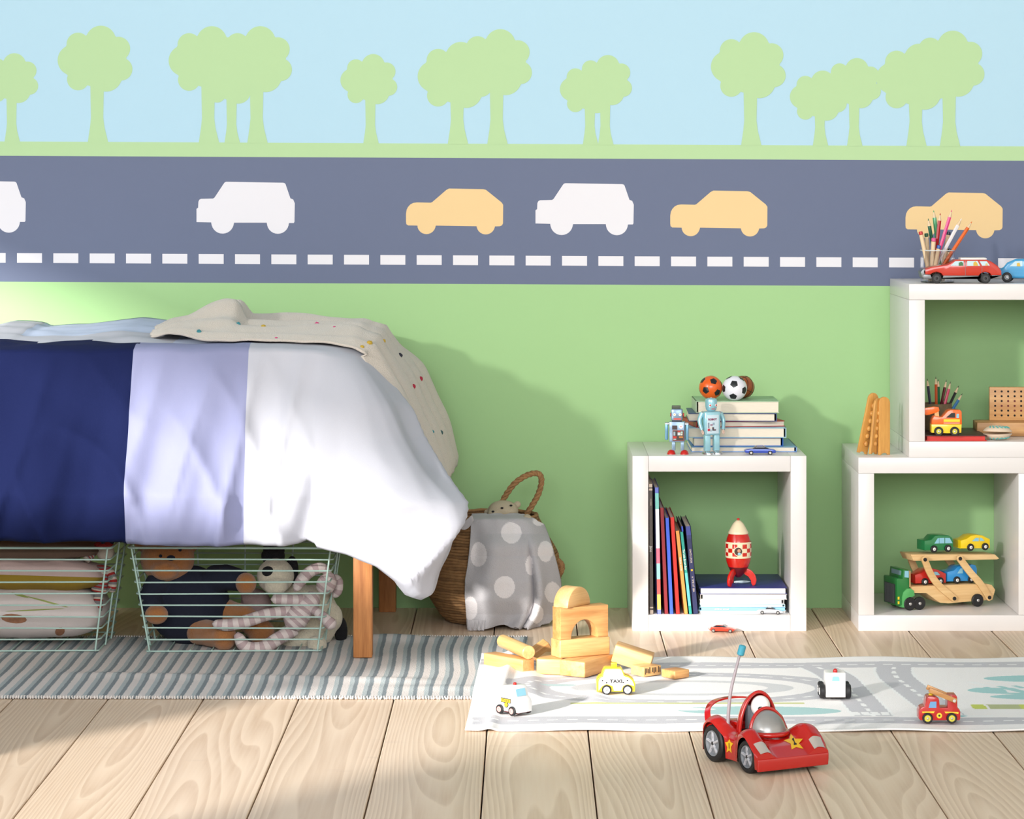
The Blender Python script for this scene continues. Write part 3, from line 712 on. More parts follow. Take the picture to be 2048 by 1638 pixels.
me.polygons.add(len(q4)); me.polygons.foreach_set('loop_start', (np.arange(len(q4)) * 4).astype(np.int32))
me.polygons.foreach_set('use_smooth', np.ones(len(q4), dtype=bool))
me.update(calc_edges=True)
at = me.color_attributes.new('col', 'FLOAT_COLOR', 'POINT'); at.data.foreach_set('color', rgba.astype(np.float32).ravel())
me.materials.append(mat('printed_cotton', (220, 220, 220), 0.92, attr=True, var=0.05, vscale=500, bump=0.5, bscale=700, spec=0.15))
pmt = bpy.data.objects.new('play_mat', me); C.objects.link(pmt)
sd = pmt.modifiers.new('Solidify', 'SOLIDIFY'); sd.thickness = 0.003; sd.offset = -1
tag(pmt, 'pale play mat printed with grey roads under the toy cars and blocks', 'mat')
MATZ = 0.0062
# ---------------------------------------------------------------- helpers for soft toys
def remesh(b, voxel, smooth_it=4):
    me = bpy.data.meshes.new('tmp'); me.from_pydata([tuple(v) for v in b.v], [], b.f); me.update()
    o = bpy.data.objects.new('tmp', me); C.objects.link(o)
    r = o.modifiers.new('r', 'REMESH'); r.mode = 'VOXEL'; r.voxel_size = voxel; r.use_smooth_shade = True
    s = o.modifiers.new('s', 'SMOOTH'); s.iterations = smooth_it; s.factor = 0.5
    m2 = bpy.data.meshes.new_from_object(o.evaluated_get(bpy.context.evaluated_depsgraph_get()))
    bpy.data.objects.remove(o); bpy.data.meshes.remove(me); return m2
def soft(name, b, mt, parent=None, voxel=0.0035, it=4):
    me = remesh(b, voxel, it); me.name = name; me.materials.clear(); me.materials.append(mt)
    o = bpy.data.objects.new(name, me); C.objects.link(o)
    if parent: o.parent = parent; o.matrix_parent_inverse = Matrix.Translation(-Vector(parent.location))
    return o
def wchild(name, b, parent, smooth=60):
    # geometry given in room coordinates, parented to a thing with location only
    for v in b.v: v -= Vector(parent.location)
    return obj(name, b, parent, smooth=smooth)
fill = lambda: B()

# ---------------------------------------------------------------- mint wire baskets
mint = mat('mint_enamel', (176, 204, 194), 0.35, spec=0.5)
def ring(k):
    # rounded rectangle loop; k 0 bottom .. 9 top
    t = k / 9.0; z = 0.0085 + (0.2255 - 0.0085) * t
    x0 = -0.792 - 0.036 * t; x1 = -0.430 + 0.030 * t
    y0 = -0.672 - 0.022 * t; y1 = -0.425 + 0.03 * t
    return x0, x1, y0, y1, z
def wire_basket(label):
    r = thing('wire_basket', label, 'basket', (-0.611, -0.55, 0.0075), group='mint wire baskets under the bed')
    cx, cy = -0.611, -0.55
    for k in range(10):
        x0, x1, y0, y1, z = ring(k)
        pts = [(p[0] + (x0 + x1) / 2, p[1] + (y0 + y1) / 2, z + 0.0009 * math.sin(k * 5.1 + p[0] * 9)) for p in rrect(x1 - x0, y1 - y0, 0.012 if k else 0.004, 3)]
        wchild('hoop_wire', B().tube(pts, 0.00175 if k < 9 else 0.0026, mint, seg=8, closed=True), r)
    def up(px, py, sx, sy):
        pts = []
        for k in range(10):
            x0, x1, y0, y1, z = ring(k)
            pts.append((x0 + (x1 - x0) * px + sx, y0 + (y1 - y0) * py + sy, z))
        wchild('upright_wire', B().tube(pts, 0.0019, mint, seg=8), r)
    for px in (0.018, 0.982): up(px, 0, 0, -0.003); up(px, 1, 0, 0.003)
    for py in (0.33, 0.67): up(0, py, -0.003, 0); up(1, py, 0.003, 0)
    for px in (0.25, 0.5, 0.75): up(px, 1, 0, 0.003)
    x0, x1, y0, y1, z = ring(0)
    for k in range(7):
        x = x0 + (x1 - x0) * (k + 1) / 8
        wchild('base_wire', B().tube([(x, y0 - 0.002, z + 0.0015), (x, y1 + 0.002, z + 0.0015)], 0.0015, mint, seg=6), r)
    return r
wb2 = wire_basket('mint wire basket of soft toys beside the front bed leg')
wb1 = dup(wb2, (-0.611 - 0.462, -0.55, 0.0075), 0, 'mint wire basket of cushions under the navy end of the duvet')

# ---------------------------------------------------------------- cushions in the left basket
def cushion(name, label, c, w, d, h, mt, rim=None, rot=(0, 0, 0), seed=0, nn=28):
    b = B(); vs = []
    def fn(top):
        def f(u, v):
            a = 2 * u - 1; q = 2 * v - 1
            e = max(0.0, (1 - abs(a) ** 3.0)) * max(0.0, (1 - abs(q) ** 3.0))
            z = h / 2 * (e ** 0.42)
            x = a * w / 2 * (1 - 0.06 * q * q); y = q * d / 2 * (1 - 0.06 * a * a)
            z += 0.006 * noise.noise(Vector((x * 14 + seed, y * 14, 1))) * e + 0.003 * noise.noise(Vector((x * 45 + seed, y * 40, 2))) * e
            return Vector((x, y, z if top else -z * 0.9))
        return f
    b.grid(nn, nn, fn(True), mt); b.grid(nn, nn, fn(False), rim if rim else mt, flip=True)
    M = Matrix.Rotation(rot[0], 4, 'X') @ Matrix.Rotation(rot[1], 4, 'Y')
    b.v = [M @ v for v in b.v]
    o = obj(name, b, loc=c, rot=(0, 0, rot[2]), smooth=180)
    return tag(o, label, 'cushion', None)
blush = mat('blush_linen', (206, 180, 174), 0.9, var=0.04, vscale=60, bump=0.4, bscale=700)
mustard = mat('mustard_linen', (150, 122, 34), 0.9, bump=0.4, bscale=700)
taupe = mat('taupe_linen', (112, 92, 78), 0.9, bump=0.4, bscale=700)
printed = mat('cream_linen', (212, 200, 196), 0.9, bump=0.4, bscale=700)
c1 = cushion('cushion', 'cream cushion with brown animal print at the bottom of the left basket', (-1.052, -0.54, 0.074), 0.33, 0.205, 0.122, printed, seed=1)
c2 = cushion('cushion', 'blush cushion with mustard underside in the middle of the left basket', (-1.055, -0.545, 0.152), 0.34, 0.20, 0.075, blush, mustard, rot=(-0.10, 0.03, 0), seed=5)
c3 = cushion('cushion', 'taupe cushion on top of the pile in the left basket', (-1.06, -0.53, 0.2065), 0.33, 0.18, 0.05, taupe, seed=9)
# the print: brown hares and green stems, thin shapes laid on the cushion face
cb = BVHTree.FromPolygons([v + Vector((-1.052, -0.54, 0.074)) for v in [Vector(q.co) for q in c1.data.vertices]], [tuple(p.vertices) for p in c1.data.polygons])
brown = mat('print_brown', (150, 104, 78), 0.9, var=0.25, vscale=120); stem_g = mat('print_green', (150, 160, 90), 0.9)
def decal(name, parent, bvh, pxs, mt, off=0.0012):
    # project a small outline (photo pixels) onto a surface, as a patch lying on it
    cx = sum(p[0] for p in pxs) / len(pxs); cy = sum(p[1] for p in pxs) / len(pxs)
    vs = []; rings = 4
    for k in range(rings + 1):
        for p in pxs:
            q = (cx + (p[0] - cx) * k / rings, cy + (p[1] - cy) * k / rings)
            l, n, i, d = hit(bvh, *q)
            if l is None: return None
            if n.dot(l - cam_p) > 0: n = -n
            vs.append(l + n * off - Vector(parent.location))
    n = len(pxs); fs = []
    for k in range(rings):
        for i in range(n): fs.append((k * n + i, k * n + (i + 1) % n, (k + 1) * n + (i + 1) % n, (k + 1) * n + i))
    b = B().add(vs, fs, mt)
    return obj(name, b, parent, smooth=180)
def blobpx(cx, cy, rx, ry, rot=0, n=14): return [(cx + rx * math.cos(2 * PI * k / n) * math.cos(rot) - ry * math.sin(2 * PI * k / n) * math.sin(rot), cy + rx * math.cos(2 * PI * k / n) * math.sin(rot) + ry * math.sin(2 * PI * k / n) * math.cos(rot)) for k in range(n)]
for q in ((28, 1237, 26, 9, .1), (120, 1262, 10, 8, -.4), (138, 1284, 26, 10, -.1), (98, 1283, 9, 8, 0), (152, 1272, 12, 4, -.2), (15, 1297, 16, 3, 0)):
    decal('printed_hare', c1, cb, blobpx(*q), brown)
for q in ((95, 1204, 44, 1.6, .25), (70, 1220, 60, 1.2, -.05), (40, 1191, 18, 2.4, .25)): decal('printed_stem', c1, cb, blobpx(*q), stem_g)

# knitted doll in stripes, at the right end of the left basket
doll = thing('knitted_doll', 'red, cream and grey striped knitted doll at the end of the left basket', 'soft toy', tuple(P(205, 1225, -0.585)))
kr, kc, kg, kb = mat('red_wool', (150, 36, 34), 0.95, bump=.8, bscale=500), mat('cream_wool', (190, 178, 164), 0.95, bump=.8, bscale=500), mat('grey_wool', (120, 116, 116), 0.95, bump=.8, bscale=500), mat('navy_wool', (36, 40, 60), 0.95, bump=.8, bscale=500)
def striped(path, r, cols, n, seg=12):
    pts = spline(path, n)
    return B().tube(pts, r, lambda i: cols[(i // 1) % len(cols)], seg=seg)
def cap(r, k=0.12): return lambda i, t: r * (min(1, max(0.02, math.sin(min(t, k) / k * PI / 2))) * min(1, max(0.02, math.sin(min(1 - t, k) / k * PI / 2))))
wchild('body', striped([P(200, 1186, -.585), P(203, 1160, -.585), P(205, 1130, -.585)], cap(.020), [kr, kg, kr, kc, kg], 9), doll)
wchild('arm', striped([P(216, 1135, -.59), P(225, 1160, -.60), P(222, 1185, -.60)], cap(.0095), [kc, kr, kg], 7), doll)
wchild('arm', striped([P(190, 1098, -.58), P(180, 1112, -.59), P(172, 1120, -.60)], cap(.0095), [kr, kg, kc], 6), doll)
wchild('leg', striped([P(198, 1184, -.60), P(196, 1205, -.605), P(194, 1224, -.605)], cap(.0105), [kc, kr, kg, kg], 7), doll)
hd = wchild('head', B().ball(tuple(P(211, 1105, -.585)), (.019, .017, .018), kc), doll)
wchild('hair', B().ball(tuple(P(207, 1092, -.58)), (.022, .018, .012), kr), doll)
wchild('hair_bobble', B().ball(tuple(P(222, 1083, -.58)), .007, kb).ball(tuple(P(206, 1082, -.595)), .006, kb), doll)

# ---------------------------------------------------------------- soft toys in the right basket
YB = -0.575
fur = mat('caramel_plush', (168, 108, 58), 0.95, var=0.12, vscale=300, bump=0.9, bscale=700, sheen=0.4)
jersey = mat('navy_jersey', (26, 30, 48), 0.95, bump=0.5, bscale=500)
bear = thing('teddy_bear', 'caramel teddy bear in a navy jumper sitting in the wire basket', 'soft toy', tuple(P(380, 1300, YB + .02)))
def W3(px, py, y): return tuple(P(px, py, y))
hb = B().ball(W3(335, 1118, YB + .02), (.058, .045, .052), fur).ball(W3(330, 1140, YB - .015), (.030, .026, .022), fur).ball(W3(284, 1085, YB + .03), (.018, .01, .018), fur).ball(W3(386, 1085, YB + .03), (.018, .01, .018), fur)
soft('head', hb, fur, bear)
wchild('nose', B().ball(W3(342, 1116, YB - .036), (.009, .005, .006), jersey), bear)
wchild('eye', B().ball(W3(321, 1112, YB - .026), .0035, jersey), bear); wchild('eye', B().ball(W3(360, 1100, YB - .026), .0035, jersey), bear)
jb = B().ball(W3(378, 1210, YB + .03), (.088, .055, .085), jersey)
jb.tube([W3(320, 1165, YB + .01), W3(300, 1195, YB - .01), W3(308, 1222, YB - .03)], lambda i, t: .030 - .006 * t, jersey, seg=12)
jb.tube([W3(425, 1160, YB + .02), W3(455, 1155, YB), W3(480, 1160, YB - .01)], lambda i, t: .032 - .008 * t, jersey, seg=12)
jb.ball(W3(308, 1222, YB - .03), .022, jersey).ball(W3(478, 1160, YB - .01), .024, jersey)
soft('jumper', jb, jersey, bear)
wchild('paw', B().ball(W3(313, 1229, YB - .055), (.0245, .020, .0205), fur), bear)
wchild('paw', B().ball(W3(492, 1167, YB - .035), (.022, .02, .023), fur), bear)
lb = B().tube([W3(400, 1262, YB + .0), W3(425, 1268, YB - .03), W3(450, 1272, YB - .055)], lambda i, t: .028, fur, seg=12).ball(W3(448, 1273, YB - .06), (.027, .022, .030), fur).ball(W3(400, 1262, YB), .030, fur)
soft('leg', lb, fur, bear)
lb = B().tube([W3(455, 1225, YB + .03), W3(488, 1232, YB + .01), W3(520, 1262, YB - .00)], lambda i, t: .026, fur, seg=12).ball(W3(522, 1264, YB - .0), (.030, .022, .028), fur).ball(W3(455, 1225, YB + .03), .028, fur)
soft('leg', lb, fur, bear)

cream = mat('cream_plush', (214, 204, 182), 0.95, var=0.12, vscale=260, bump=1.0, bscale=450, sheen=0.4)
blackp = mat('black_plush', (22, 22, 26), 0.95, bump=1.0, bscale=450)
dog = thing('plush_dog', 'cream plush dog with black ears and eye patch in the wire basket', 'soft toy', tuple(P(610, 1300, YB + .05)))
b_ = B().ball(W3(551, 1152, YB - .0), (.040, .036, .038), cream).ball(W3(552, 1172, YB - .03), (.026, .022, .019), cream)
soft('head', b_, cream, dog)
b_ = B().ball(W3(625, 1235, YB + .045), (.056, .045, .070), cream).ball(W3(600, 1275, YB + .02), (.05, .04, .034), cream).ball(W3(590, 1195, YB + .04), (.035, .035, .035), cream).ball(W3(665, 1235, YB + .05), (.022, .03, .03), cream)
soft('body', b_, cream, dog)
b_ = B().ball(W3(546, 1112, YB + .02), (.026, .02, .020), blackp).ball(W3(552, 1100, YB + .01), (.020, .012, .014), blackp).ball(W3(538, 1096, YB + .01), (.014, .012, .012), blackp)
soft('ear', b_, blackp, dog)
b_ = B().ball(W3(584, 1140, YB + .02), (.014, .016, .030), blackp)
soft('ear', b_, blackp, dog, voxel=0.002)
wchild('eye_patch', B().ball(W3(536, 1143, YB - .028), (.013, .009, .011), blackp), dog)
wchild('paw', B().ball(W3(634, 1289, YB - .03), (.021, .02, .019), cream), dog)
wchild('tail', B().ball(W3(682, 1262, YB + .06), (.014, .016, .030), blackp), dog)

s1, s2 = mat('bunny_white', (214, 200, 196), 0.95, bump=.6, bscale=500), mat('bunny_mauve', (182, 160, 160), 0.95, bump=.6, bscale=500)
bun = thing('striped_bunny', 'long limbed bunny with mauve and white stripes in the wire basket', 'soft toy', tuple(P(620, 1290, YB - .04)))
def stripe_tube(name, path, r, n=9, seg=14, k=0.12, w=0.0062):
    pts = spline(path, 14); L_ = [0]
    for a, b2 in zip(pts, pts[1:]): L_.append(L_[-1] + (b2 - a).length)
    tot = L_[-1]; m_ = max(6, int(round(tot / (w / 2)))); out = []
    j = 0
    for q in range(m_ + 1):
        t = tot * q / m_
        while j < len(L_) - 2 and L_[j + 1] < t: j += 1
        f_ = (t - L_[j]) / max(1e-9, L_[j + 1] - L_[j]); out.append(pts[j].lerp(pts[j + 1], f_))
    rr = r if callable(r) else cap(r, k)
    return wchild(name, B().tube(out, rr, lambda i: s1 if (i // 2) % 2 == 0 else s2, seg=seg), bun)
def bod(prof_):
    return lambda i, t: interp(t, prof_)
stripe_tube('head', [W3(640, 1185, YB - .05), W3(655, 1165, YB - .05), W3(668, 1148, YB - .05)], bod([(0, .004), (.08, .013), (.3, .0205), (.6, .0205), (.85, .013), (1, .002)]), w=.008)
stripe_tube('ear', [W3(658, 1150, YB - .04), W3(645, 1136, YB - .05), W3(622, 1142, YB - .055), W3(603, 1160, YB - .06), W3(589, 1183, YB - .06)], bod([(0, .008), (.3, .012), (.7, .0125), (.93, .009), (1, .001)]), w=.011)
stripe_tube('ear', [W3(668, 1152, YB - .02), W3(676, 1160, YB - .02), W3(676, 1180, YB - .02), W3(666, 1195, YB - .02)], bod([(0, .006), (.3, .010), (.7, .010), (.93, .007), (1, .001)]), w=.011)
stripe_tube('body', [W3(636, 1190, YB - .04), W3(618, 1205, YB - .05), W3(600, 1228, YB - .055), W3(574, 1256, YB - .06)], bod([(0, .008), (.12, .018), (.4, .021), (.7, .027), (.9, .022), (1, .004)]), w=.0075)
stripe_tube('arm', [W3(615, 1198, YB - .05), W3(585, 1200, YB - .062), W3(560, 1198, YB - .066), W3(541, 1199, YB - .068)], .0108, w=.011)
stripe_tube('arm', [W3(622, 1216, YB - .06), W3(640, 1228, YB - .075), W3(655, 1242, YB - .082), W3(670, 1256, YB - .085)], bod([(0, .009), (.5, .0105), (.85, .0135), (.96, .010), (1, .002)]), w=.010)
stripe_tube('leg', [W3(580, 1222, YB - .055), W3(535, 1229, YB - .070), W3(490, 1243, YB - .080), W3(455, 1250, YB - .084), W3(424, 1247, YB - .084)], bod([(0, .012), (.5, .0135), (.85, .0125), (.96, .0095), (1, .001)]), w=.011)
stripe_tube('leg', [W3(590, 1258, YB - .05), W3(555, 1278, YB - .065), W3(525, 1296, YB - .075), W3(492, 1294, YB - .082), W3(478, 1275, YB - .084), W3(476, 1264, YB - .082)], bod([(0, .014), (.5, .0145), (.85, .013), (.96, .010), (1, .001)]), w=.011)

# a small mauve soft toy hidden behind the bear's arm
b_ = B().ball(W3(516, 1212, YB + .045), (.034, .03, .038), s2).ball(W3(495, 1190, YB + .03), (.02, .02, .02), s2).ball(W3(455, 1122, YB + .08), (.03, .02, .022), s2)
mt_ = soft('soft_toy', B().ball(W3(512, 1212, YB + .045), (.034, .03, .038), s2).ball(W3(500, 1192, YB + .03), (.02, .02, .02), s2), mat('mauve_plush', (150, 126, 124), .95, bump=.9, bscale=600))
tag(mt_, 'small mauve soft toy behind the bear arm in the wire basket', 'soft toy')

# ---------------------------------------------------------------- woven basket with blanket and little bear
BX, BY = (985 - CX) * (DW - 0.185) / F, -0.185
def brad(z): return interp(z, [(0, .098), (.02, .118), (.06, .142), (.10, .152), (.15, .145), (.19, .122), (.232, .100), (.245, .098)])
straw = mat('seagrass', (150, 112, 72), 0.85, var=0.25, vscale=90, bump=0.8, bscale=300)
straw2 = mat('seagrass_mid', (130, 96, 60), 0.85, var=0.25, vscale=90, bump=0.8, bscale=300)
strawd = mat('seagrass_dark', (104, 76, 46), 0.85, var=0.25, vscale=90, bump=0.8, bscale=300)
wbk = thing('woven_basket', 'round seagrass basket with rope handles between bed and cube shelf', 'basket', (BX, BY, 0))
k = 0; z = 0.006
while z < 0.240:
    r_ = brad(z); n_ = 72
    pts = [(r_ * math.cos(2 * PI * q / n_) * (1 + .012 * math.sin(q * 1.5708 * 2 + k * PI)), r_ * math.sin(2 * PI * q / n_) * (1 + .012 * math.sin(q * 1.5708 * 2 + k * PI)) * 0.98, z + .0008 * math.sin(q * 1.3 + k)) for q in range(n_)]
    obj('woven_coil', B().tube(pts, 0.0040, straw if k % 4 else straw2, seg=6, closed=True), wbk, smooth=180)
    z += 0.0062; k += 1
obj('lining', B().lathe([(0.001, .004)] + [(brad(zz) - .004, zz) for zz in (.004, .03, .06, .1, .15, .19, .235)], strawd, seg=32), wbk)
def rope(name, path, parent, r=0.0058):
    pts = spline(path, 10); b = B()
    for ph in (0, 2 * PI / 3, 4 * PI / 3):
        pp = []
        for i, p in enumerate(pts):
            t = (pts[min(i + 1, len(pts) - 1)] - pts[max(0, i - 1)]).normalized(); x = t.cross(Vector((0, 1, 0.01))).normalized(); y = t.cross(x)
            a = i * 0.55 + ph; pp.append(p + (x * math.cos(a) + y * math.sin(a)) * r * 0.62)
        b.tube(pp, r * 0.62, straw, seg=6)
    return wchild(name, b, parent)
hy = BY + 0.02
rope('handle', [W3(1000, 1012, hy), W3(1012, 990, hy), W3(1030, 966, hy), W3(1055, 950, hy), W3(1076, 947, hy), W3(1083, 960, hy), W3(1078, 985, hy), W3(1066, 1008, hy), W3(1052, 1030, hy)], wbk)
rope('handle', [W3(1112, 1150, BY - .02), W3(1121, 1145, BY - .02), W3(1124, 1132, BY - .02), W3(1117, 1122, BY - .02), W3(1110, 1120, BY - .02)], wbk)

knt = mat('grey_knit', (190, 188, 192), 0.95, attr=True, var=0.05, vscale=700, bump=0.8, bscale=520)
LE = [(1028, 944), (1045, 942), (1070, 941), (1100, 938), (1130, 935), (1160, 931), (1190, 931), (1215, 933), (1240, 935), (1262, 936)]
RE = [(1028, 1040), (1040, 1068), (1050, 1086), (1075, 1096), (1100, 1104), (1130, 1112), (1160, 1119), (1190, 1122), (1210, 1119), (1230, 1110), (1245, 1098), (1258, 1086)]
def blanket(u, v):
    py = 1029 + (1262 - 1029) * v
    if v > .9: py -= (1 + 12 * math.exp(-((u - .42) / .16) ** 2)) * sm(.9, 1, v)
    x0 = interp(py, LE); x1 = interp(py, RE); px = x0 + (x1 - x0) * u
    # depth: on the front of the basket, sagging outward below the rim
    zz = 1 - (py - CY) * 6.55 / F; xx = (px - CX) * 6.55 / F - BX
    rr = brad(max(0.0, zz)) + 0.014 + 0.02 * (1 - sm(.0, .12, zz))
    rr = max(rr, 0.10 + 0.055 * sm(.24, .17, zz))
    y = BY - math.sqrt(max(rr * rr - xx * xx, 0.0009))
    c = 0.011 * math.sin(u * 13 + 2.2 * v) * (0.25 + .75 * v) + 0.008 * noise.noise(Vector((u * 5, v * 3, 4)))
    c += -0.020 * math.exp(-((u - (.73 - 0.02 * v)) / .035) ** 2) * sm(0.1, .45, v) * -1
    c += 0.016 * math.exp(-((u - .79) / .05) ** 2) * -1 * sm(.3, .7, v)
    y += c
    # over the rim at the top
    y += 0.05 * sm(.06, 0, v)
    return P(px, py, min(y, BY + .08))
NBX, NBY = 130, 150
bb = B().grid(NBX, NBY, blanket, knt)
for v in bb.v: v.z = max(v.z, 0.004)
dots = [(1022, 1067, 21, 22), (958, 1110, 18, 24), (1059, 1130, 9, 21), (1088, 1104, 15, 20), (1008, 1174, 21, 22), (1102, 1184, 16, 20), (943, 1216, 14, 24), (1070, 1225, 14, 20), (1075, 1045, 12, 8)]
cc = []
g1, g2 = lc((178, 176, 180)), lc((222, 218, 220))
for v in bb.v:
    d_ = DW + v.y; px = CX + v.x * F / d_; py = CY + (1 - v.z) * F / d_
    q = min(((px - a) / c) ** 2 + ((py - b2) / d2) ** 2 for a, b2, c, d2 in dots)
    cc.append((*(g2 if q < 1 else g1), 1))
bl = obj('knitted_blanket', bb, smooth=180, col=cc, mods=[('SOLIDIFY', dict(thickness=0.004, offset=-1))])
tag(bl, 'grey knitted blanket with white polka dots hanging over the seagrass basket', 'blanket')
fl_ = B().grid(10, 8, lambda u, v: P(918 + 26 * u + 4 * v, 1052 - 22 * u * (1 - v * .2) + 6 * v + 8 * math.sin(u * PI) * v, BY - .12 - .01 * u), knt)
obj('turned_corner', fl_, bl, smooth=180, col=[(*g1, 1)] * len(fl_.v), mods=[('SOLIDIFY', dict(thickness=0.004, offset=0))])
rb_ = B()
for q in range(13):
    px = 937 + q * 2.6; rb_.tube([P(px, 1240, BY - .17), P(px - 1, 1261, BY - .172)], .0011, mat('rib_knit', (196, 194, 198), .95), seg=5)
obj('ribbed_cuff', rb_, bl)

tb_m = mat('putty_knit', (178, 166, 142), 0.95, var=.05, vscale=500, bump=0.9, bscale=600)
tb_ = thing('little_bear', 'small putty coloured knitted bear peeping out of the seagrass basket', 'soft toy', W3(1010, 1060, BY - .02))
b_ = B().ball(W3(1006, 1022, BY - .03), (.035, .03, .024), tb_m).ball(W3(990, 1028, BY - .045), (.018, .018, .014), tb_m).ball(W3(1035, 1009, BY - .02), (.008, .006, .008), tb_m).ball(W3(974, 1025, BY - .03), (.007, .006, .007), tb_m).ball(W3(1020, 1055, BY - .02), (.03, .03, .035), tb_m)
soft('head', b_, tb_m, tb_, voxel=.002)
b_ = B().ball(W3(1018, 1038, BY - .055), (.016, .014, .012), tb_m); soft('muzzle', b_, tb_m, tb_, voxel=.002)
b_ = B().ball(W3(1054, 1036, BY - .06), (.010, .010, .009), tb_m).ball(W3(1044, 1042, BY - .05), (.010, .012, .010), tb_m); soft('paw', b_, tb_m, tb_, voxel=.002)
for px, py in ((1004, 1016), (1022, 1011), (986, 1023)):
    wchild('eye' if px > 990 else 'nose', B().ball(W3(px, py, BY - (.060 if px > 990 else .063)), (.0034, .003, .0022), blackp), tb_)
# ---------------------------------------------------------------- wooden building blocks
def beech(i): return wood('beech_%d' % i, [(222, 176, 118), (214, 164, 104), (230, 188, 130)][i], [(190, 134, 78), (182, 126, 72), (204, 152, 94)][i], scale=45, axis='X', rough=0.4)
be0, be1, be2 = beech(0), beech(1), beech(2)
ZM = 0.0075
GB = 'wooden building blocks on the play mat'
def block(label, c, d, rot, m, bev=0.0025, name='building_block'):
    o = obj(name, B().box((0, 0, 0), d, m, bev=bev, seg=3), loc=c, rot=rot, smooth=40)
    return tag(o, label, 'block', GB)
def ax(deg): return math.radians(deg)
h1 = 0.031
# A long bar at the far left
block('long beech block at the left end, round rod resting on it', (-0.0375, -0.905, ZM + .0145), (0.118, 0.032, 0.029), (0, 0, ax(-48)), be0)
pB = Vector((0.064, -0.938)); 
block('low beech block between the long left block and the big corner one', (0.052, -0.915, ZM + h1 / 2), (0.052, 0.088, h1), (0, 0, ax(-12)), be2)
block('big low beech block with its corner to the front, under the arch', (0.1185, -0.934, ZM + h1 / 2), (0.115, 0.058, h1), (0, 0, ax(58)), be0)
zt_ = ZM + h1
u28 = Vector((math.cos(ax(27)), math.sin(ax(27)))); n28 = Vector((-u28.y, u28.x))
cP = Vector((0.0645, -0.955)) + u28 * 0.0565 + n28 * 0.020
block('flat beech plank block directly beneath the arch block', (cP.x, cP.y, zt_ + 0.018 + .0002), (0.113, 0.040, 0.036), (0, 0, ax(27)), be0)
zt2 = zt_ + 0.0364
L_, H_, r_ = 0.108, 0.063, 0.030
poly = [(-L_ / 2, 0), (-r_, 0)] + [(p[0], p[1]) for p in arc(0, 0, r_, 180, 0, 16, 0.037)][1:-1] + [(r_, 0), (L_ / 2, 0), (L_ / 2, H_), (-L_ / 2, H_)]
o = obj('building_block', B().prism(poly, -0.018, 0.018, be1, bev=0.002), loc=(cP.x, cP.y, zt2), rot=(0, 0, ax(27)), smooth=40)
tag(o, 'beech arch block with a half round opening in the tower', 'block', GB)
zt3 = zt2 + H_ + .0002
poly = arc(0, 0, 0.0385, 0, 180, 20)
o = obj('building_block', B().prism(poly, -0.018, 0.018, be2, bev=0.0018), loc=(cP.x - 0.017, cP.y + 0.0, zt3), rot=(0, 0, ax(53)), smooth=40)
tag(o, 'half round beech block on top of the tower', 'block', GB)
c0, c1_ = Vector((0.003, -0.955, ZM + .029 + .0140)), Vector((-0.050, -0.815, ZM + .029 + .0150))
b = B().cyl((0, 0, 0), (0, 0, (c1_ - c0).length), 0.0135, wood('beech_rod', (226, 184, 126), (196, 146, 88), scale=45, axis='Z', rough=.4), bev=.0015, seg=28)
o = obj('round_rod', b, loc=c0, rot=(c1_ - c0).to_track_quat('Z', 'Y').to_euler(), smooth=40); tag(o, 'round beech rod lying across the long left block', 'block', GB)
block('small beech block leaning behind the rod, left of the tower', (0.028, -0.80, ZM + .020), (0.040, 0.028, 0.030), (ax(12), ax(-32), ax(18)), be1)
pH = P(1266, 1314, -0.915)
block('tilted pale beech block right of the tower, leaning on a flat one', tuple(pH), (0.078, 0.040, 0.036), (ax(4), ax(16.5), ax(-8)), be2)
pI = G(1290, 1353, ZM)
bi = thing('building_block', 'small block with dark bar marks under the tilted pale block', 'block', (pI.x + 0.003, pI.y + 0.024, ZM), ax(38), GB)
obj('body', B().box((0, 0, .0095), (0.045, 0.040, 0.019), be2, bev=.0015), bi)
for k in range(11):
    if k in (4, 8): continue
    obj('bar_mark', B().box((-0.019 + .0038 * k, -0.0203, .0105 + (.0012 if k % 2 else 0)), (.0016, .0006, .012 - (.003 if k % 3 else 0)), mat('ink', (40, 34, 34), .7)), bi)
pJ = G(1351, 1359, ZM)
block('flat small beech tile lying alone right of the other blocks', (pJ.x + .001, pJ.y + .028, ZM + .008), (0.040, 0.040, 0.016), (0, 0, ax(40)), be1)

# ---------------------------------------------------------------- toy vehicle helpers
rubber = mat('black_rubber', (24, 24, 26), 0.55); steel = mat('polished_steel', (214, 214, 214), 0.18, metal=1.0)
def pxp(pts, cx, by, s): return [((p[0] - cx) / s, (by - p[1]) / s) for p in pts]
def wheel(root, x, z, r, y0, th, hub, hr=0.55, sgn=-1, tyre=None, cap_m=None):
    b = B().cyl((x, y0, z), (x, y0 + sgn * th, z), r, tyre or rubber, seg=28, bev=min(th, r) * 0.22)
    w = obj('wheel', b, root, smooth=40)
    obj('hub', B().cyl((x, y0 + sgn * (th - .0004), z), (x, y0 + sgn * (th + .0006), z), r * hr, hub, seg=24, bev=.0004).ball((x, y0 + sgn * (th + .0006), z), (r * .24, .0012, r * .24), cap_m or steel, u=10, v=8), w, smooth=40)
def side(root, name, poly, y, m, th=0.0005): return obj(name, B().prism(poly, y - th, y, m), root, smooth=None)
yel = mat('yellow_enamel', (244, 206, 40), 0.3, coat=.4); whi = mat('white_enamel', (240, 238, 236), 0.3, coat=.4); red = mat('red_enamel', (186, 24, 20), 0.3, coat=.5)
ink = mat('ink', (40, 34, 34), .7); skyw = mat('window_blue', (110, 160, 205), .3); skyp = mat('window_pale', (142, 196, 216), .3)

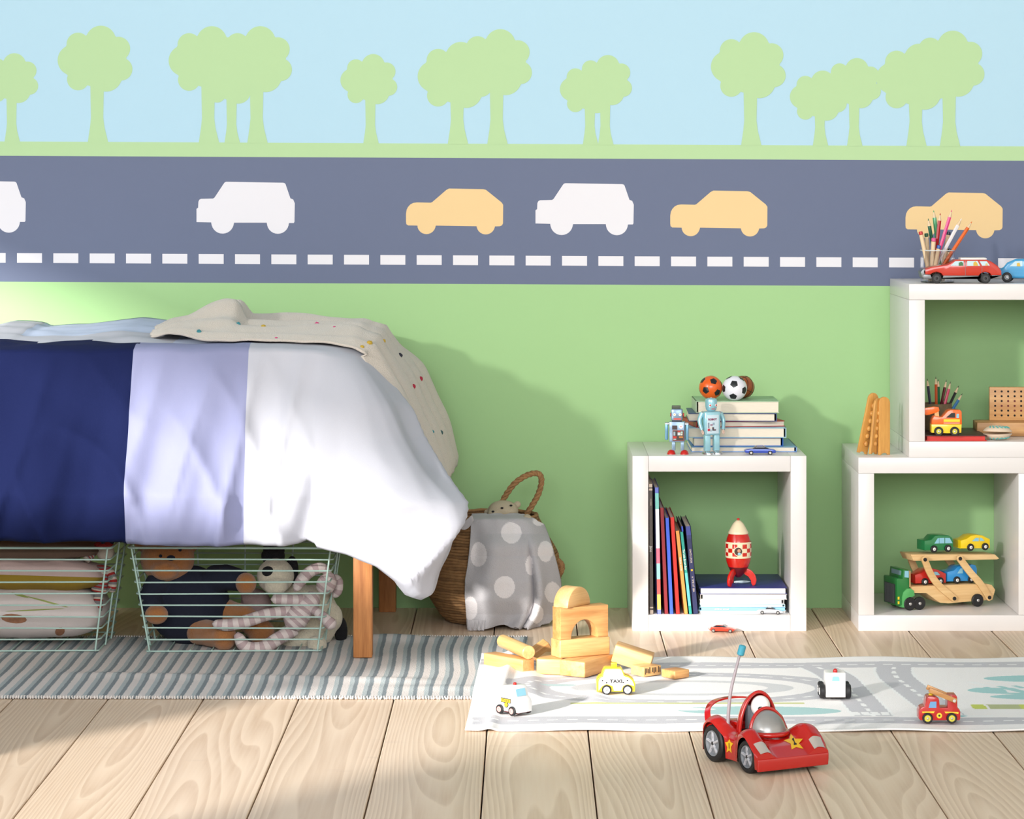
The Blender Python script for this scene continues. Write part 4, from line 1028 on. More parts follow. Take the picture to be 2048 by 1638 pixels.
# taxi
g = G(1232, 1389, ZM)
tx = thing('toy_taxi', 'yellow wooden toy taxi, its side painted white for glare, in front of the block tower', 'toy car', (g.x, g.y + .016, ZM), 0.03)
S_ = 18946.0
body = pxp([(232, 1330), (226, 1000), (250, 880), (330, 785), (410, 750), (440, 640), (500, 510), (560, 480), (1100, 480), (1160, 540), (1235, 725), (1400, 785), (1560, 900), (1622, 1050), (1605, 1340)], 930, 1432, S_)
obj('body', B().prism(body, -.016, .016, yel, bev=.0016), tx, smooth=40)
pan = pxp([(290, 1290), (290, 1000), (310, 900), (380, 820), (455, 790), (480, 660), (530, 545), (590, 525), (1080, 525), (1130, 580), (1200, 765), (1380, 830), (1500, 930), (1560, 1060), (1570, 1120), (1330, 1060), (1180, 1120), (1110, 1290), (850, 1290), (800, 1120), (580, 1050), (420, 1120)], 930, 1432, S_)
side(tx, 'side_glare', pan, -.0162, whi)  # white panel paints sun glare onto the yellow side
obj('roof_sign', B().box((-.0035, 0, .0545), (.0112, .010, .008), yel, bev=.0008), tx)
for k in range(7):
    for j in range(2):
        if (k + j) % 2 == 0 and not 2 <= k <= 4: obj('check_mark', B().box(((430 + 150 * k - 930) / S_, -.0169, (1432 - 925 - 75 * j) / S_), (.0027, .0006, .0027), ink), tx)
text('lettering', 'TAXI', .0085, ink, tx, (-.0004, -.0171, (1432 - 955) / S_), (PI / 2, 0, 0), sx=1.25, bold=.00035)
for x in ((578 - 930) / S_, (1335 - 930) / S_):
    wheel(tx, x, .0092, .0092, -.0145, .006, whi, .68); wheel(tx, x, .0092, .0092, .0145, .006, whi, .68, 1)

# police van
a = G(1032, 1433, ZM)
yaw = ax(-45); ux = Vector((math.cos(yaw), math.sin(yaw))); uy = Vector((-ux.y, ux.x))
cc_ = Vector((a.x, a.y)) - ux * .024 + uy * .019
pv = thing('toy_police_car', 'small white wooden toy police car at the left end of the mat', 'toy car', (cc_.x, cc_.y, ZM), yaw)
obj('body', B().prism([(-.027, .006), (-.028, .030), (-.022, .040), (-.015, .050), (-.009, .053), (.010, .053), (.015, .049), (.019, .034), (.026, .029), (.028, .022), (.028, .006)], -.019, .019, whi, bev=.002), pv, smooth=40)
obj('underside', B().box((0, 0, .0055), (.050, .032, .003), mat('maroon', (80, 20, 24), .6)), pv)
obj('beacon', B().cyl((.002, 0, .0525), (.002, 0, .0575), .0032, red, bev=.001), pv)
obj('windscreen', B().prism([(.0152, .0475), (.0192, .0345), (.0198, .0348), (.0158, .0478)], -.012, .012, skyp), pv)
side(pv, 'badge', [(-.0148, .0217), (-.0148, .0303), (.0108, .0303), (.0108, .0217)], -.0192, ink, .0004); side(pv, 'badge', [(-.0133, .0232), (-.0133, .0288), (.0093, .0288), (.0093, .0232)], -.0196, yel, .0004)
side(pv, 'badge', [(p[0] - .001, p[1] + .0185) for p in arc(0, 0, .0056, 0, 345, 16)], -.0192, ink, .0004); side(pv, 'badge', [(p[0] - .001, p[1] + .0185) for p in arc(0, 0, .0040, 0, 345, 16)], -.0196, yel, .0004)
text('lettering', 'POLICE', .0056, ink, pv, (-.002, -.0202, .0259), (PI / 2, 0, 0), bold=.0001)
pk = mat('pink_hub', (206, 140, 136), .4)
for x in (-.0165, .0155):
    wheel(pv, x, .0088, .0088, -.0175, .0055, pk, .6); wheel(pv, x, .0088, .0088, .0175, .0055, pk, .6, 1)

# white ambulance seen from behind
g = G(1671.5, 1399, ZM)
am = thing('toy_ambulance', 'tall white wooden toy van with red beacon seen end on, mid mat', 'toy car', (g.x, g.y + .026, ZM), PI / 2)
obj('body', B().prism([(-.026, .004), (-.026, .047), (-.024, .050), (.012, .050), (.016, .044), (.020, .028), (.028, .024), (.028, .004)], -.0187, .0187, whi, bev=.0014), am, smooth=40)
obj('rear_window', B().prism([(-.0072, .0345), (.0072, .0345), (.0066, .0415), (.0045, .0435), (-.0045, .0435), (-.0066, .0415)], -.0266, -.0262, skyp, M=R(-PI / 2, 'Z') @ T(0, 0, 0)), am, smooth=None)
obj('underside', B().box((0, 0, .0035), (.054, .037, .002), ink), am)
obj('beacon', B().cyl((-.016, 0, .0495), (-.016, 0, .0525), .0042, red).ball((-.016, 0, .0525), (.0042, .0042, .0045), red), am)
for x in (-.014, .016):
    wheel(am, x, .0138, .0138, -.0195, .0100, whi, .5); wheel(am, x, .0138, .0138, .0195, .0100, whi, .5, 1)

# fire engine
g = G(1879.2, 1446.8, ZM); S_ = 12578.0
fe = thing('toy_fire_engine', 'red wooden toy fire engine with a wooden ladder at the right of the mat', 'toy car', (g.x, g.y + .018, ZM), 0.0)
pf_ = pxp([(1008, 1120), (1005, 960), (1040, 880), (1080, 850), (1135, 838), (1160, 740), (1185, 650), (1215, 615), (1260, 605), (1400, 620), (1450, 650), (1465, 700), (1478, 868), (1655, 868), (1655, 600), (1700, 580), (1850, 582), (1872, 620), (1880, 868), (1925, 900), (1945, 960), (1945, 1110), (1925, 1150), (1040, 1150)], 1470, 1215, S_)
obj('body', B().prism(pf_, -.017, .017, red, bev=.0012), fe, smooth=40)
side(fe, 'side_window', pxp([(1225, 862), (1240, 790), (1262, 724), (1400, 722), (1396, 862)], 1470, 1215, S_), -.0172, skyw)
for pts in ([(1072, 948), (1360, 942), (1335, 985), (1240, 975), (1120, 975), (1085, 985)], [(1580, 948), (1905, 958), (1895, 1000), (1740, 975), (1640, 985), (1610, 990)]): side(fe, 'stripe', pxp(pts, 1470, 1215, S_), -.0172, yel)
side(fe, 'badge', [(p[0] - .0004, p[1] + .0139) for p in arc(0, 0, .0049, 0, 345, 18)], -.0172, yel); side(fe, 'badge_mark', [(p[0] - .0004, p[1] + .0139) for p in arc(0, 0, .0020, 0, 330, 10)], -.0177, ink, .0004)
obj('beacon', B().cyl((-.0135, 0, .0475), (-.0135, 0, .0515), .0042, yel, bev=.001), fe)
lad = B()
M_ = T((1790 - 1470) / S_, -.0, (1215 - 680) / S_) @ R(ax(22.5), 'Y')
lad.box((-.0215, -.0155, 0), (.053, .0055, .0085), be1, M=M_, bev=.0006); lad.box((-.0215, .0155, 0), (.053, .0055, .0085), be1, M=M_, bev=.0006)
for k in range(5): lad.box((-.043 + .010 * k, 0, 0), (.003, .028, .003), be1, M=M_)
ldo = obj('ladder', lad, fe, smooth=40)
ldo.location = (0, -.004, 0)
obj('pivot', B().cyl(((1790 - 1470) / S_, -.0232, (1215 - 680) / S_), ((1790 - 1470) / S_, -.022, (1215 - 680) / S_), .0028, steel), ldo)
for x in ((1195 - 1470) / S_, (1745 - 1470) / S_):
    wheel(fe, x, .0095, .0095, -.0155, .006, mat('yellow_hub', (206, 196, 70), .3), .62); wheel(fe, x, .0095, .0095, .0155, .006, mat('yellow_hub', (206, 196, 70), .3), .62, 1)

# ---------------------------------------------------------------- red radio controlled racing car
RY = ax(-62); rcp = Vector((.399, -1.812, 0))
rc = thing('toy_racing_car', 'glossy red toy racing car with antenna and star stickers, front of the room', 'toy car', tuple(rcp), RY)
gred = mat('glossy_red_plastic', (178, 20, 14), 0.18, coat=.6); dark = mat('dark_plastic', (22, 22, 24), .5); sil = mat('silver_plastic', (150, 150, 148), 0.3, metal=.35); gryp = mat('grey_plastic', (120, 124, 130), .45)
hwp = [(-.104, .056), (-.085, .066), (-.055, .0715), (-.028, .066), (-.012, .0615), (.012, .0615), (.03, .068), (.055, .0725), (.08, .072), (.093, .0705)]
bs = [(-.104, .046), (-.09, .060), (-.07, .067), (-.05, .064), (-.02, .052), (.008, .052), (.03, .055), (.05, .0535), (.07, .047), (.085, .038), (.093, .0335)]
WX = (-.0545, .0545); WR = (.0315, .0275)
def rtop(x, v):
    z = interp(x, bs); a = abs(v); o = sm(.42, .72, a)
    z += o * (.019 * math.exp(-((x - .048) / .030) ** 2) + .012 * math.exp(-((x + .056) / .032) ** 2)) 
    z -= (1 - o) * (.004 * sm(.015, .05, x)) 
    z += o * .004 * sm(.06, .09, x)
    z -= .007 * a ** 9
    return z
NXr, NYr = 96, 48; vs = []; fs = []
X0, X1 = -.104, .093
for i in range(NXr + 1):
    x = X0 + (X1 - X0) * i / NXr; hw = interp(x, hwp)
    zb = .012
    for xw, r in zip(WX, WR):
        R_ = r + .0045; dx = x - xw
        if abs(dx) < R_: zb = max(zb, r + math.sqrt(R_ * R_ - dx * dx))
    row = []
    for s_ in (-1,):
        ze = rtop(x, s_)
        for k in range(9): row.append((x, s_ * hw * (1.0 + .012 * math.sin(k / 8 * PI)), min(zb, ze - .001) + (ze - min(zb, ze - .001)) * k / 8))
    for j in range(1, NYr): v = -1 + 2 * j / NYr; row.append((x, hw * v, rtop(x, v)))
    ze = rtop(x, 1)
    for k in range(8, -1, -1): row.append((x, hw * (1.0 + .012 * math.sin(k / 8 * PI)), min(zb, ze - .001) + (ze - min(zb, ze - .001)) * k / 8))
    vs += row
n_ = len(vs) // (NXr + 1)
for i in range(NXr):
    for j in range(n_ - 1): fs.append((i * n_ + j, i * n_ + j + 1, (i + 1) * n_ + j + 1, (i + 1) * n_ + j))
fs.append(tuple(range(n_))[::-1]); fs.append(tuple(NXr * n_ + k for k in range(n_)))
bb_ = B().add(vs, fs, gred)
# nose wrap
bb_.box((.0925, 0, .0190), (.005, .1405, .021), gred, bev=.0022, seg=3)
body_o = obj('body', bb_, rc, smooth=50)
RM = Matrix.Translation(rcp) @ Matrix.Rotation(RY, 4, 'Z')
rbv = BVHTree.FromPolygons([RM @ v for v in bb_.v], bb_.f)
obj('chassis', B().box((-.012, 0, .024), (.150, .090, .026), dark, bev=.003).box((0, 0, .013), (.17, .105, .006), dark), rc)
for i_, (xw, r) in enumerate(zip(WX, WR)):
    for s_ in (-1, 1):
        th = .022; y0 = s_ * .046
        prof_ = [(.0001, 0), (r * .9, 0), (r, .003), (r, th - .003), (r * .93, th - .0005), (r * .72, th), (r * .70, th - .004), (.0001, th - .0045)]
        Mx = T(xw, y0, r) @ R(-s_ * PI / 2, 'X')
        wo = obj('wheel', B().lathe(prof_, rubber, Mx, 40), rc, smooth=35)
        hb_ = B().lathe([(r * .70, th - .0035), (r * .69, th - .001), (r * .60, th - .0015), (r * .56, th - .004), (.0001, th - .0042)], gryp, Mx, 36)
        for k in range(5):
            a_ = 2 * PI * k / 5 + .4; hb_.box((r * .32 * math.cos(a_), r * .32 * math.sin(a_), th - .0028), (.004, .0035, .003), gryp, M=Mx @ T(0, 0, 0))
            hb_.cyl((r * .1 * math.cos(a_), r * .1 * math.sin(a_), th - .003), (r * .62 * math.cos(a_), r * .62 * math.sin(a_), th - .003), .0026, mat('wheel_silver', (176, 176, 182), .35), M=Mx, seg=6)
        hb_.cyl((0, 0, th - .004), (0, 0, th - .001), .0035, dark, M=Mx, seg=12)
        obj('hub', hb_, wo, smooth=40)
# cockpit: hooded shell, seat, driver, windscreen
def qell(c, r, x_dir, nu=26, nv=14, z0=0.0):
    def f(u, v):
        a_ = PI * u; e_ = PI / 2 * v
        # v from the rim (0) to the pole (1) along x
        return Vector((c[0] + x_dir * r[0] * math.sin(e_), c[1] + r[1] * math.cos(a_) * math.cos(e_), c[2] + r[2] * math.sin(a_) * math.cos(e_)))
    return f
sh = B().grid(26, 14, qell((-.014, 0, .050), (.036, .037, .070), -1), gred)
obj('cockpit_shell', sh, rc, smooth=180, mods=[('SOLIDIFY', dict(thickness=.002, offset=0))])
obj('cockpit_rim', B().tube([(-.014, .037 * math.cos(PI * k / 26), .050 + .070 * math.sin(PI * k / 26)) for k in range(27)], .0028, gred, seg=10), rc, smooth=180)
obj('cockpit_rim', B().tube([(.015 + (-.006) * math.sin(PI * k / 26), .034 * math.cos(PI * k / 26), .054 + .042 * math.sin(PI * k / 26)) for k in range(27)], .0030, gred, seg=10), rc, smooth=180)
obj('windscreen', B().grid(26, 14, lambda u, v: qell((.012, 0, .056), (.033, .032, .037), 1)(u, v) - Vector((.004 * math.sin(PI * u) * (1 - v), 0, 0)), sil), rc, smooth=180, mods=[('SOLIDIFY', dict(thickness=.001, offset=0))])
obj('windscreen_base', B().tube([(.012 + .035 * math.sin(PI * k / 24), .034 * math.cos(PI * k / 24), .0565) for k in range(25)], .0045, gred, seg=8), rc, smooth=180)
obj('cockpit_floor', B().box((-.004, 0, .056), (.044, .060, .003), dark), rc)
obj('seat', B().box((-.026, 0, .074), (.012, .034, .046), gryp, bev=.003).box((-.012, 0, .060), (.024, .034, .006), gryp, bev=.002), rc)
dr = obj('driver_head', B().ball((-.0125, .003, .096), (.0160, .0170, .0180), whi, u=28, v=18), rc, smooth=180)
obj('visor', B().ball((.0015, -.0055, .0945), (.0028, .0052, .0034), dark).ball((.0025, .004, .0955), (.0024, .0036, .0026), dark), dr)
obj('driver_body', B().ball((-.005, .003, .066), (.014, .018, .018), whi), rc)
# rear hoop, antenna
hoop = spline([(-.076, -.060, .056), (-.094, -.052, .080), (-.099, -.035, .093), (-.100, 0, .097), (-.099, .035, .093), (-.094, .052, .080), (-.076, .060, .056)], 8)
hm = B(); vs = []; fs = []
for i, p in enumerate(hoop):
    wd = .013 + .006 * abs(2 * i / (len(hoop) - 1) - 1); nz = Vector((0, -p.y * 6, .6 + (p.z - .06) * 10)).normalized() * .0016
    for q in (Vector((-wd / 2, 0, 0)) + nz, Vector((wd / 2, 0, .001)) + nz, Vector((wd / 2, 0, .001)) - nz, Vector((-wd / 2, 0, 0)) - nz): vs.append(p + q)
for i in range(len(hoop) - 1):
    for k in range(4): fs.append((i * 4 + k, i * 4 + (k + 1) % 4, (i + 1) * 4 + (k + 1) % 4, (i + 1) * 4 + k))
obj('rear_hoop', hm.add(vs, fs, gred), rc, smooth=60)
obj('rear_deck', B().box((-.055, 0, .0645), (.034, .060, .006), gred, bev=.002), rc)
an = obj('antenna', B().tube(spline([(-.039, -.045, .056), (-.0385, -.0445, .085), (-.037, -.041, .12), (-.033, -.034, .155), (-.029, -.027, .186)], 6), lambda i, t: .0032 - .0009 * t, mat('pale_rubber', (160, 150, 156), .5), seg=10), rc, smooth=180)
obj('antenna_tip', B().cyl((-.029, -.027, .182), (-.0262, -.0235, .199), .0062, mat('turquoise_rubber', (64, 156, 180), .5), bev=.0015), an)
def z7(pts): return [(1400 + p[0] / 6.827, 1380 + p[1] / 6.827) for p in pts]
def rdecal(name, pts, m, off=.0006, parent=rc):
    cx = sum(p[0] for p in pts) / len(pts); cy = sum(p[1] for p in pts) / len(pts); vs = []; n = len(pts); K = 3
    inv = RM.inverted()
    for k in range(K + 1):
        for p in pts:
            q = (cx + (p[0] - cx) * k / K, cy + (p[1] - cy) * k / K); l, nr, i, d = hit(rbv, *q)
            if l is None: return
            if nr.dot(l - cam_p) > 0: nr = -nr
            vs.append(inv @ (l + nr * off))
    fs = [(k * n + i, k * n + (i + 1) % n, (k + 1) * n + (i + 1) % n, (k + 1) * n + i) for k in range(K) for i in range(n)]
    obj(name, B().add(vs, fs, m), parent, smooth=180)
gold = mat('gold_sticker', (226, 176, 20), .35)
rdecal('star_sticker', z7([(1240, 600), (1300, 668), (1408, 668), (1350, 732), (1412, 806), (1312, 782), (1250, 815), (1238, 738), (1142, 690), (1222, 668)]), gold)
rdecal('star_sticker', z7([(402, 645), (420, 710), (457, 730), (428, 775), (436, 862), (402, 825), (365, 852), (376, 780), (345, 715), (386, 705)]), gold)
rdecal('number_one', z7([(1276, 655), (1300, 738), (1318, 735), (1320, 750), (1282, 758), (1278, 746), (1288, 742), (1270, 682), (1256, 684), (1258, 668)]), ink, .0010)
rdecal('number_one', z7([(398, 725), (406, 722), (409, 800), (400, 800)]), ink, .0010)
lens_m = mat('headlight', (196, 188, 180), .15, metal=.3)
lbv = BVHTree.FromPolygons(bb_.v, bb_.f)
for s_ in (-1, 1):
    vs = []; K = 6
    for i in range(K + 1):
        for j in range(K + 1):
            p = Vector((.0745 + .0180 * i / K, s_ * (.0430 + (.0235 - .003 * i / K) * j / K), .2)); l, nr, _i, _d = lbv.ray_cast(p, Vector((0, 0, -1)))
            vs.append((l if l else Vector((p.x, p.y, .04))) + Vector((.0006, 0, .0007)))
    fs = [(i * (K + 1) + j, i * (K + 1) + j + 1, (i + 1) * (K + 1) + j + 1, (i + 1) * (K + 1) + j) for i in range(K) for j in range(K)]
    obj('headlight', B().add(vs, fs, lens_m), rc, smooth=180)

# ---------------------------------------------------------------- small die cast cars
def diecast(label, loc, yaw, L, col, kind, name='diecast_car'):
    r = thing(name, label, 'toy car', loc, yaw); m = mat('paint_%d_%d_%d' % col, col, .22, coat=.7, metal=.2); h = L / .066; gl = mat('dark_glass', (30, 32, 40), .1)
    W_ = .0125 * h
    if kind == 'coupe':
        lo = [(-.033, .0055), (-.034, .009), (-.029, .0115), (-.012, .0128), (.012, .0128), (.030, .0112), (.033, .009), (.033, .0052), (.029, .0040), (-.030, .0040)]
        cab = [(-.017, .0122), (-.008, .0188), (.006, .0192), (.020, .0122)]
    elif kind == 'wedge':
        lo = [(-.031, .007), (-.0335, .0085), (-.016, .0125), (.0, .0135), (.026, .0130), (.033, .0100), (.031, .0050), (.027, .0038), (-.026, .0038)]
        cab = [(-.012, .0122), (-.002, .0175), (.014, .0170), (.024, .0125)]
    else:
        lo = [(-.031, .0045), (-.034, .009), (-.028, .0120), (.000, .0135), (.022, .0112), (.034, .0075), (.034, .0048), (.030, .0036), (-.028, .0036)]
        cab = [(-.012, .0125), (-.006, .0180), (.004, .0176), (.014, .0120)]
    bo = obj('body', B().prism([(p[0] * h, p[1] * h) for p in lo], -W_, W_, m, bev=.0012 * h), r, smooth=40)
    obj('cabin', B().prism([(p[0] * h, p[1] * h) for p in cab], -W_ * .8, W_ * .8, gl, bev=.0008 * h).prism([(cab[1][0] * h, cab[1][1] * h - .0005), (cab[1][0] * h + .0006, cab[1][1] * h + .0006), (cab[2][0] * h - .0006, cab[2][1] * h + .0006), (cab[2][0] * h, cab[2][1] * h - .0005)], -W_ * .78, W_ * .78, m), r, smooth=40)
    for x in (-.020, .0205):
        for s_ in (-1, 1): wheel(r, x * h, .0046 * h, .0046 * h, s_ * W_ * .84, .0026 * h, steel, .6, s_)
    return r
g = G(1446, 1266, 0)
dc = diecast('orange red die cast car on the floorboards before the cube shelf', (g.x, g.y + .014, 0), ax(-12) + PI, .060, (206, 52, 26), 'wedge')
g = G(1521, 910, .3832); diecast('blue die cast coupe on top of the cube shelf before the books', (g.x, g.y + .012, .3832), 0.0, .068, (30, 64, 170), 'coupe')
g = G(1541, 1229, .0345); diecast('silver die cast racing car in front of the pile of magazines', (g.x, g.y + .012, .0345), ax(-6), .056, (206, 206, 212), 'racer')
# ---------------------------------------------------------------- books
paper = mat('page_edges', (226, 216, 198), .9, stretch=(1, 1, 30), var=.08, vscale=60); paperw = mat('white_page_edges', (240, 240, 238), .9, stretch=(1, 1, 30), var=.05, vscale=60)
def flatbook(label, x0, x1, y0, y1, z, t, col, pg=None, yaw=0, ct=.0016, group=None, spine='back', top=None):
    w_, d_ = x1 - x0, y1 - y0; m = mat('cover_%d_%d_%d' % col, col, .45); pg = pg or paper
    r = thing('book', label, 'book', ((x0 + x1) / 2, (y0 + y1) / 2, z), yaw, group)
    c = B().box((0, 0, ct / 2), (w_, d_, ct), m, bev=.0003)
    c.box((0, 0, t - ct / 2), (w_, d_, ct), mat('cover_%d_%d_%d' % top, top, .45) if top else m, bev=.0003)
    if spine == 'back': c.box((0, d_ / 2 - ct / 2, t / 2), (w_, ct, t), m)
    elif spine == 'left': c.box((-w_ / 2 + ct / 2, 0, t / 2), (ct, d_, t), m)
    else: c.box((w_ / 2 - ct / 2, 0, t / 2), (ct, d_, t), m)
    obj('cover', c, r)
    obj('pages', B().box((0 if spine == 'back' else (.002 if spine == 'left' else -.002), .001 if spine == 'back' else 0, t / 2), (w_ - .007, d_ - .006, t - 2 * ct), pg), r)
    return r
def bxp(px, y): return (px - CX) * (DW + y) / F
zb = .3834; GS = 'books piled on the cube shelf'; yf = -.266
for lab, p0, p1, t, col, yaw, sp, y0, y1, top in [
    ('large pale blue book at the bottom of the pile on the cube shelf', 1383, 1594, .0115, (112, 150, 204), 0, 'right', -.262, -.055, (118, 160, 190)),
    ('bright blue hardback second from the bottom of the pile', 1386, 1566, .0190, (30, 96, 180), .02, 'right', yf + .01, -.09, None),
    ('pale blue hardback with yellowed pages in the middle of the pile', 1377, 1574, .0215, (160, 196, 214), -.015, 'right', yf + .004, -.09, None),
    ('thin red hardback turned askew in the pile of books', 1381, 1563, .0125, (170, 36, 40), .16, 'left', yf + .02, -.10, None),
    ('slate blue hardback just under the top cream book', 1379, 1556, .0175, (58, 72, 120), -.02, 'right', yf + .012, -.10, None),
    ('thick cream paged book with green cover on top of the pile', 1392, 1559, .0260, (178, 196, 168), .01, 'left', yf + .016, -.10, (150, 186, 150))]:
    t_ = t * 1.03
    flatbook(lab, bxp(p0, yf), bxp(p1, yf), y0, y1, zb, t_, col, yaw=yaw, spine=sp, group=GS, top=top, pg=(paper if 'cream' in lab or 'yellow' in lab else None)); zb += t_ + .0002
ZTOPB = zb
# magazines lying in the cube
zb = .0347; GM = 'magazines piled inside the cube shelf'
for lab, p0, p1, t, col, pg, sp in [
    ('white magazine at the very bottom of the pile in the cube', 1394, 1571, .0062, (232, 232, 234), paperw, 'left'),
    ('light blue magazine near the bottom of the pile in the cube', 1397, 1570, .0075, (140, 196, 222), mat('cyan_edges', (150, 206, 228), .8), 'left'),
    ('pale cyan magazine in the middle of the pile in the cube', 1399, 1569, .0062, (200, 226, 232), mat('ice_edges', (206, 230, 236), .8), 'right'),
    ('white magazine just above the blue ones in the cube', 1398, 1567, .0100, (226, 226, 226), paperw, 'right'),
    ('white annual under the dark blue covered one in the cube', 1400, 1573, .0115, (220, 214, 206), paperw, 'left'),
    ('dark blue covered magazine on top, carrying the rocket', 1398, 1573, .0140, (44, 50, 128), paperw, 'back')]:
    flatbook(lab, bxp(p0, -.31), bxp(p1, -.31), -.325, -.10, zb, t, col, pg=pg, ct=.0009, spine=sp, group=GM); zb += t + .0002
ZMAG = zb
mag = [o for o in C.objects if o.get('label', '').startswith('light blue magazine')][0]
text('spine_text', 'children annual', .0052, whi, mag, (-.045, -.1135, .0036), (PI / 2, 0, 0))
# upright books leaning to the left
GU = 'upright books in the cube shelf'
def upbook(label, tx, ty, bx_, t_px, cols, depth=.21, pg=None, y=-.332):
    # cols: list of (fraction from the bottom, colour) bands of the spine
    D_ = DW + y; s = F / D_; h = (1228 - ty) / s; xb = (bx_ - CX) / s; xt = (tx - CX) / s; t = t_px / s
    ang = math.atan2(xb - xt, h); h = h / math.cos(ang)
    r = thing('book', label, 'book', (xb + t / 2, y + depth / 2, .0347 + t / 2 * abs(math.sin(ang))), 0, GU, rot=(0, -ang, 0))
    cvr = mat('cover_%d_%d_%d' % cols[0][1], cols[0][1], .5); ct = .0011
    obj('cover', B().box((-t / 2 + ct / 2, 0, h / 2), (ct, depth, h), cvr).box((t / 2 - ct / 2, 0, h / 2), (ct, depth, h), cvr), r)
    sp = B(); z0 = 0
    for i, (f, c) in enumerate(cols):
        z1 = cols[i + 1][0] if i + 1 < len(cols) else 1.0
        sp.box((0, -depth / 2 + ct / 2, h * (f + z1) / 2), (t, ct, h * (z1 - f)), mat('cover_%d_%d_%d' % c, c, .5))
    so_ = obj('spine', sp, r)
    obj('pages', B().box((0, .001, h / 2), (t - 2 * ct, depth - .005, h - .005), pg or paper), r)
    return r, h, t, depth
DG = (88, 80, 76); CRM = (214, 196, 180)
u1 = upbook('tall charcoal book with cream bands, first at the left of the row', 1297, 968, 1299, 8.6, [(0, CRM), (.03, DG), (.045, CRM), (.055, DG), (.95, CRM), (.965, DG), (.975, CRM)])
text('spine_text', 'Jane', .0080, whi, u1[0], (-.0006, -u1[3] / 2 - .0002, u1[1] * .50), (PI / 2, PI / 2, 0))
for o_ in (0.86,): text('spine_text', 'STORIES', .0042, mat('cover_%d_%d_%d' % CRM, CRM), u1[0], (0, -u1[3] / 2 - .0002, u1[1] * o_), (PI / 2, PI / 2, 0))
upbook('tall book with pastel striped spine, second from the left', 1309, 975, 1314, 9, [(0, (108, 120, 190)), (.035, (240, 184, 90)), (.155, (210, 84, 80)), (.275, (150, 206, 200)), (.40, (214, 104, 128)), (.52, (236, 232, 236)), (.83, (120, 192, 184)), (.955, (96, 110, 190))])
upbook('dark red book, third upright one from the left', 1319.5, 1016, 1328.5, 8.6, [(0, (134, 26, 36))], y=-.330)
upbook('bright blue book between the two red upright books', 1330, 1036, 1338.8, 8.6, [(0, (58, 92, 206))], y=-.331)
upbook('bright red book beside the orange one in the row', 1340, 1035, 1351.5, 9, [(0, (196, 34, 22))])
u6 = upbook('orange spined book beside the teal one in the row', 1350.5, 1062, 1368, 8.6, [(0, (226, 146, 70))])
u7 = upbook('teal spined book between orange and navy upright books', 1359.5, 1064, 1377.4, 7.4, [(0, (36, 150, 136)), (.10, (96, 200, 188)), (.5, (36, 150, 136))], y=-.333)
u8 = upbook('thin navy book standing behind the teal one', 1361.5, 1054, 1384, 5, [(0, (30, 38, 84)), (.92, (58, 84, 196))], y=-.325, depth=.20)
u9 = upbook('navy book at the right end of the row, near the magazines', 1370.5, 1053, 1386, 11, [(0, (32, 38, 82)), (.86, (40, 48, 104)), (.90, (58, 66, 140))])
text('spine_text', 'The Little Brown Bear', .0070, whi, u7[0], (0, -u7[3] / 2 - .0003, u7[1] * .66), (PI / 2, PI / 2, 0), sx=.72)
text('spine_text', 'bedtime stories', .0058, whi, u6[0], (0, -u6[3] / 2 - .0003, u6[1] * .60), (PI / 2, PI / 2, 0), sx=.8)
text('spine_text', 'ONCE UPON', .0058, mat('cover_%d_%d_%d' % CRM, CRM), u9[0], (0, -u9[3] / 2 - .0003, u9[1] * .66), (PI / 2, PI / 2, 0), sx=.9)
text('spine_text', 'A TIME AT SEA', .0058, mat('cover_%d_%d_%d' % CRM, CRM), u9[0], (0, -u9[3] / 2 - .0003, u9[1] * .34), (PI / 2, PI / 2, 0), sx=.9)
obj('spine_mark', B().box((0, -u9[3] / 2 - .0003, u9[1] * .50), (.004, .0004, .004), gold), u9[0])

# ---------------------------------------------------------------- balls on the books
def football(label, px, py, r_px, y, col, rot, plain=False):
    s = F / (DW + y); c = P(px, py, y); r = r_px / s
    base = mat('ball_%d_%d_%d' % col, col, .3, coat=.3, bump=.05, bscale=800)
    t = thing('ball', label, 'ball', c, rot=rot)
    obj('skin', B().ball((0, 0, 0), r, base, u=40, v=28), t, smooth=180)
    if plain:
        blk = mat('ball_line', (44, 28, 20), .5)
        for M_ in (Matrix.Identity(4), R(PI / 2, 'X'), R(PI / 2, 'Y')):
            obj('seam', B().tube([(r * math.cos(a * PI / 24), r * math.sin(a * PI / 24), 0) for a in range(48)], .0007, blk, M=M_, seg=6, closed=True), t)
        for s_ in (-1, 1):
            obj('seam', B().tube([(s_ * r * .52 * 1, r * .854 * math.cos(a * PI / 24), r * .854 * math.sin(a * PI / 24)) for a in range(48)], .0007, blk, seg=6, closed=True), t)
        return t
    ph = (1 + 5 ** .5) / 2; blk = mat('ball_black', (26, 30, 34), .35)
    dirs = [Vector(v).normalized() for v in [(0, a, b * ph) for a in (-1, 1) for b in (-1, 1)] + [(a, b * ph, 0) for a in (-1, 1) for b in (-1, 1)] + [(b * ph, 0, a) for a in (-1, 1) for b in (-1, 1)]]
    for d in dirs:
        nb = min((q for q in dirs if q != d and q.dot(d) > .3), key=lambda q: -q.dot(d))
        x = (nb - d * nb.dot(d)).normalized(); y_ = d.cross(x); vs = []; K = 4; n = 20
        for k in range(K + 1):
            for i in range(n):
                a = 2 * PI * i / n; rad = .34 * math.cos(PI / 5) / math.cos((a % (2 * PI / 5)) - PI / 5)
                q = (d + (x * math.cos(a) + y_ * math.sin(a)) * rad * k / K).normalized() * r * 1.006; vs.append(q)
        fs = [(k * n + i, k * n + (i + 1) % n, (k + 1) * n + (i + 1) % n, (k + 1) * n + i) for k in range(K) for i in range(n)]
        obj('pentagon', B().add(vs, fs, blk), t, smooth=180)
    return t
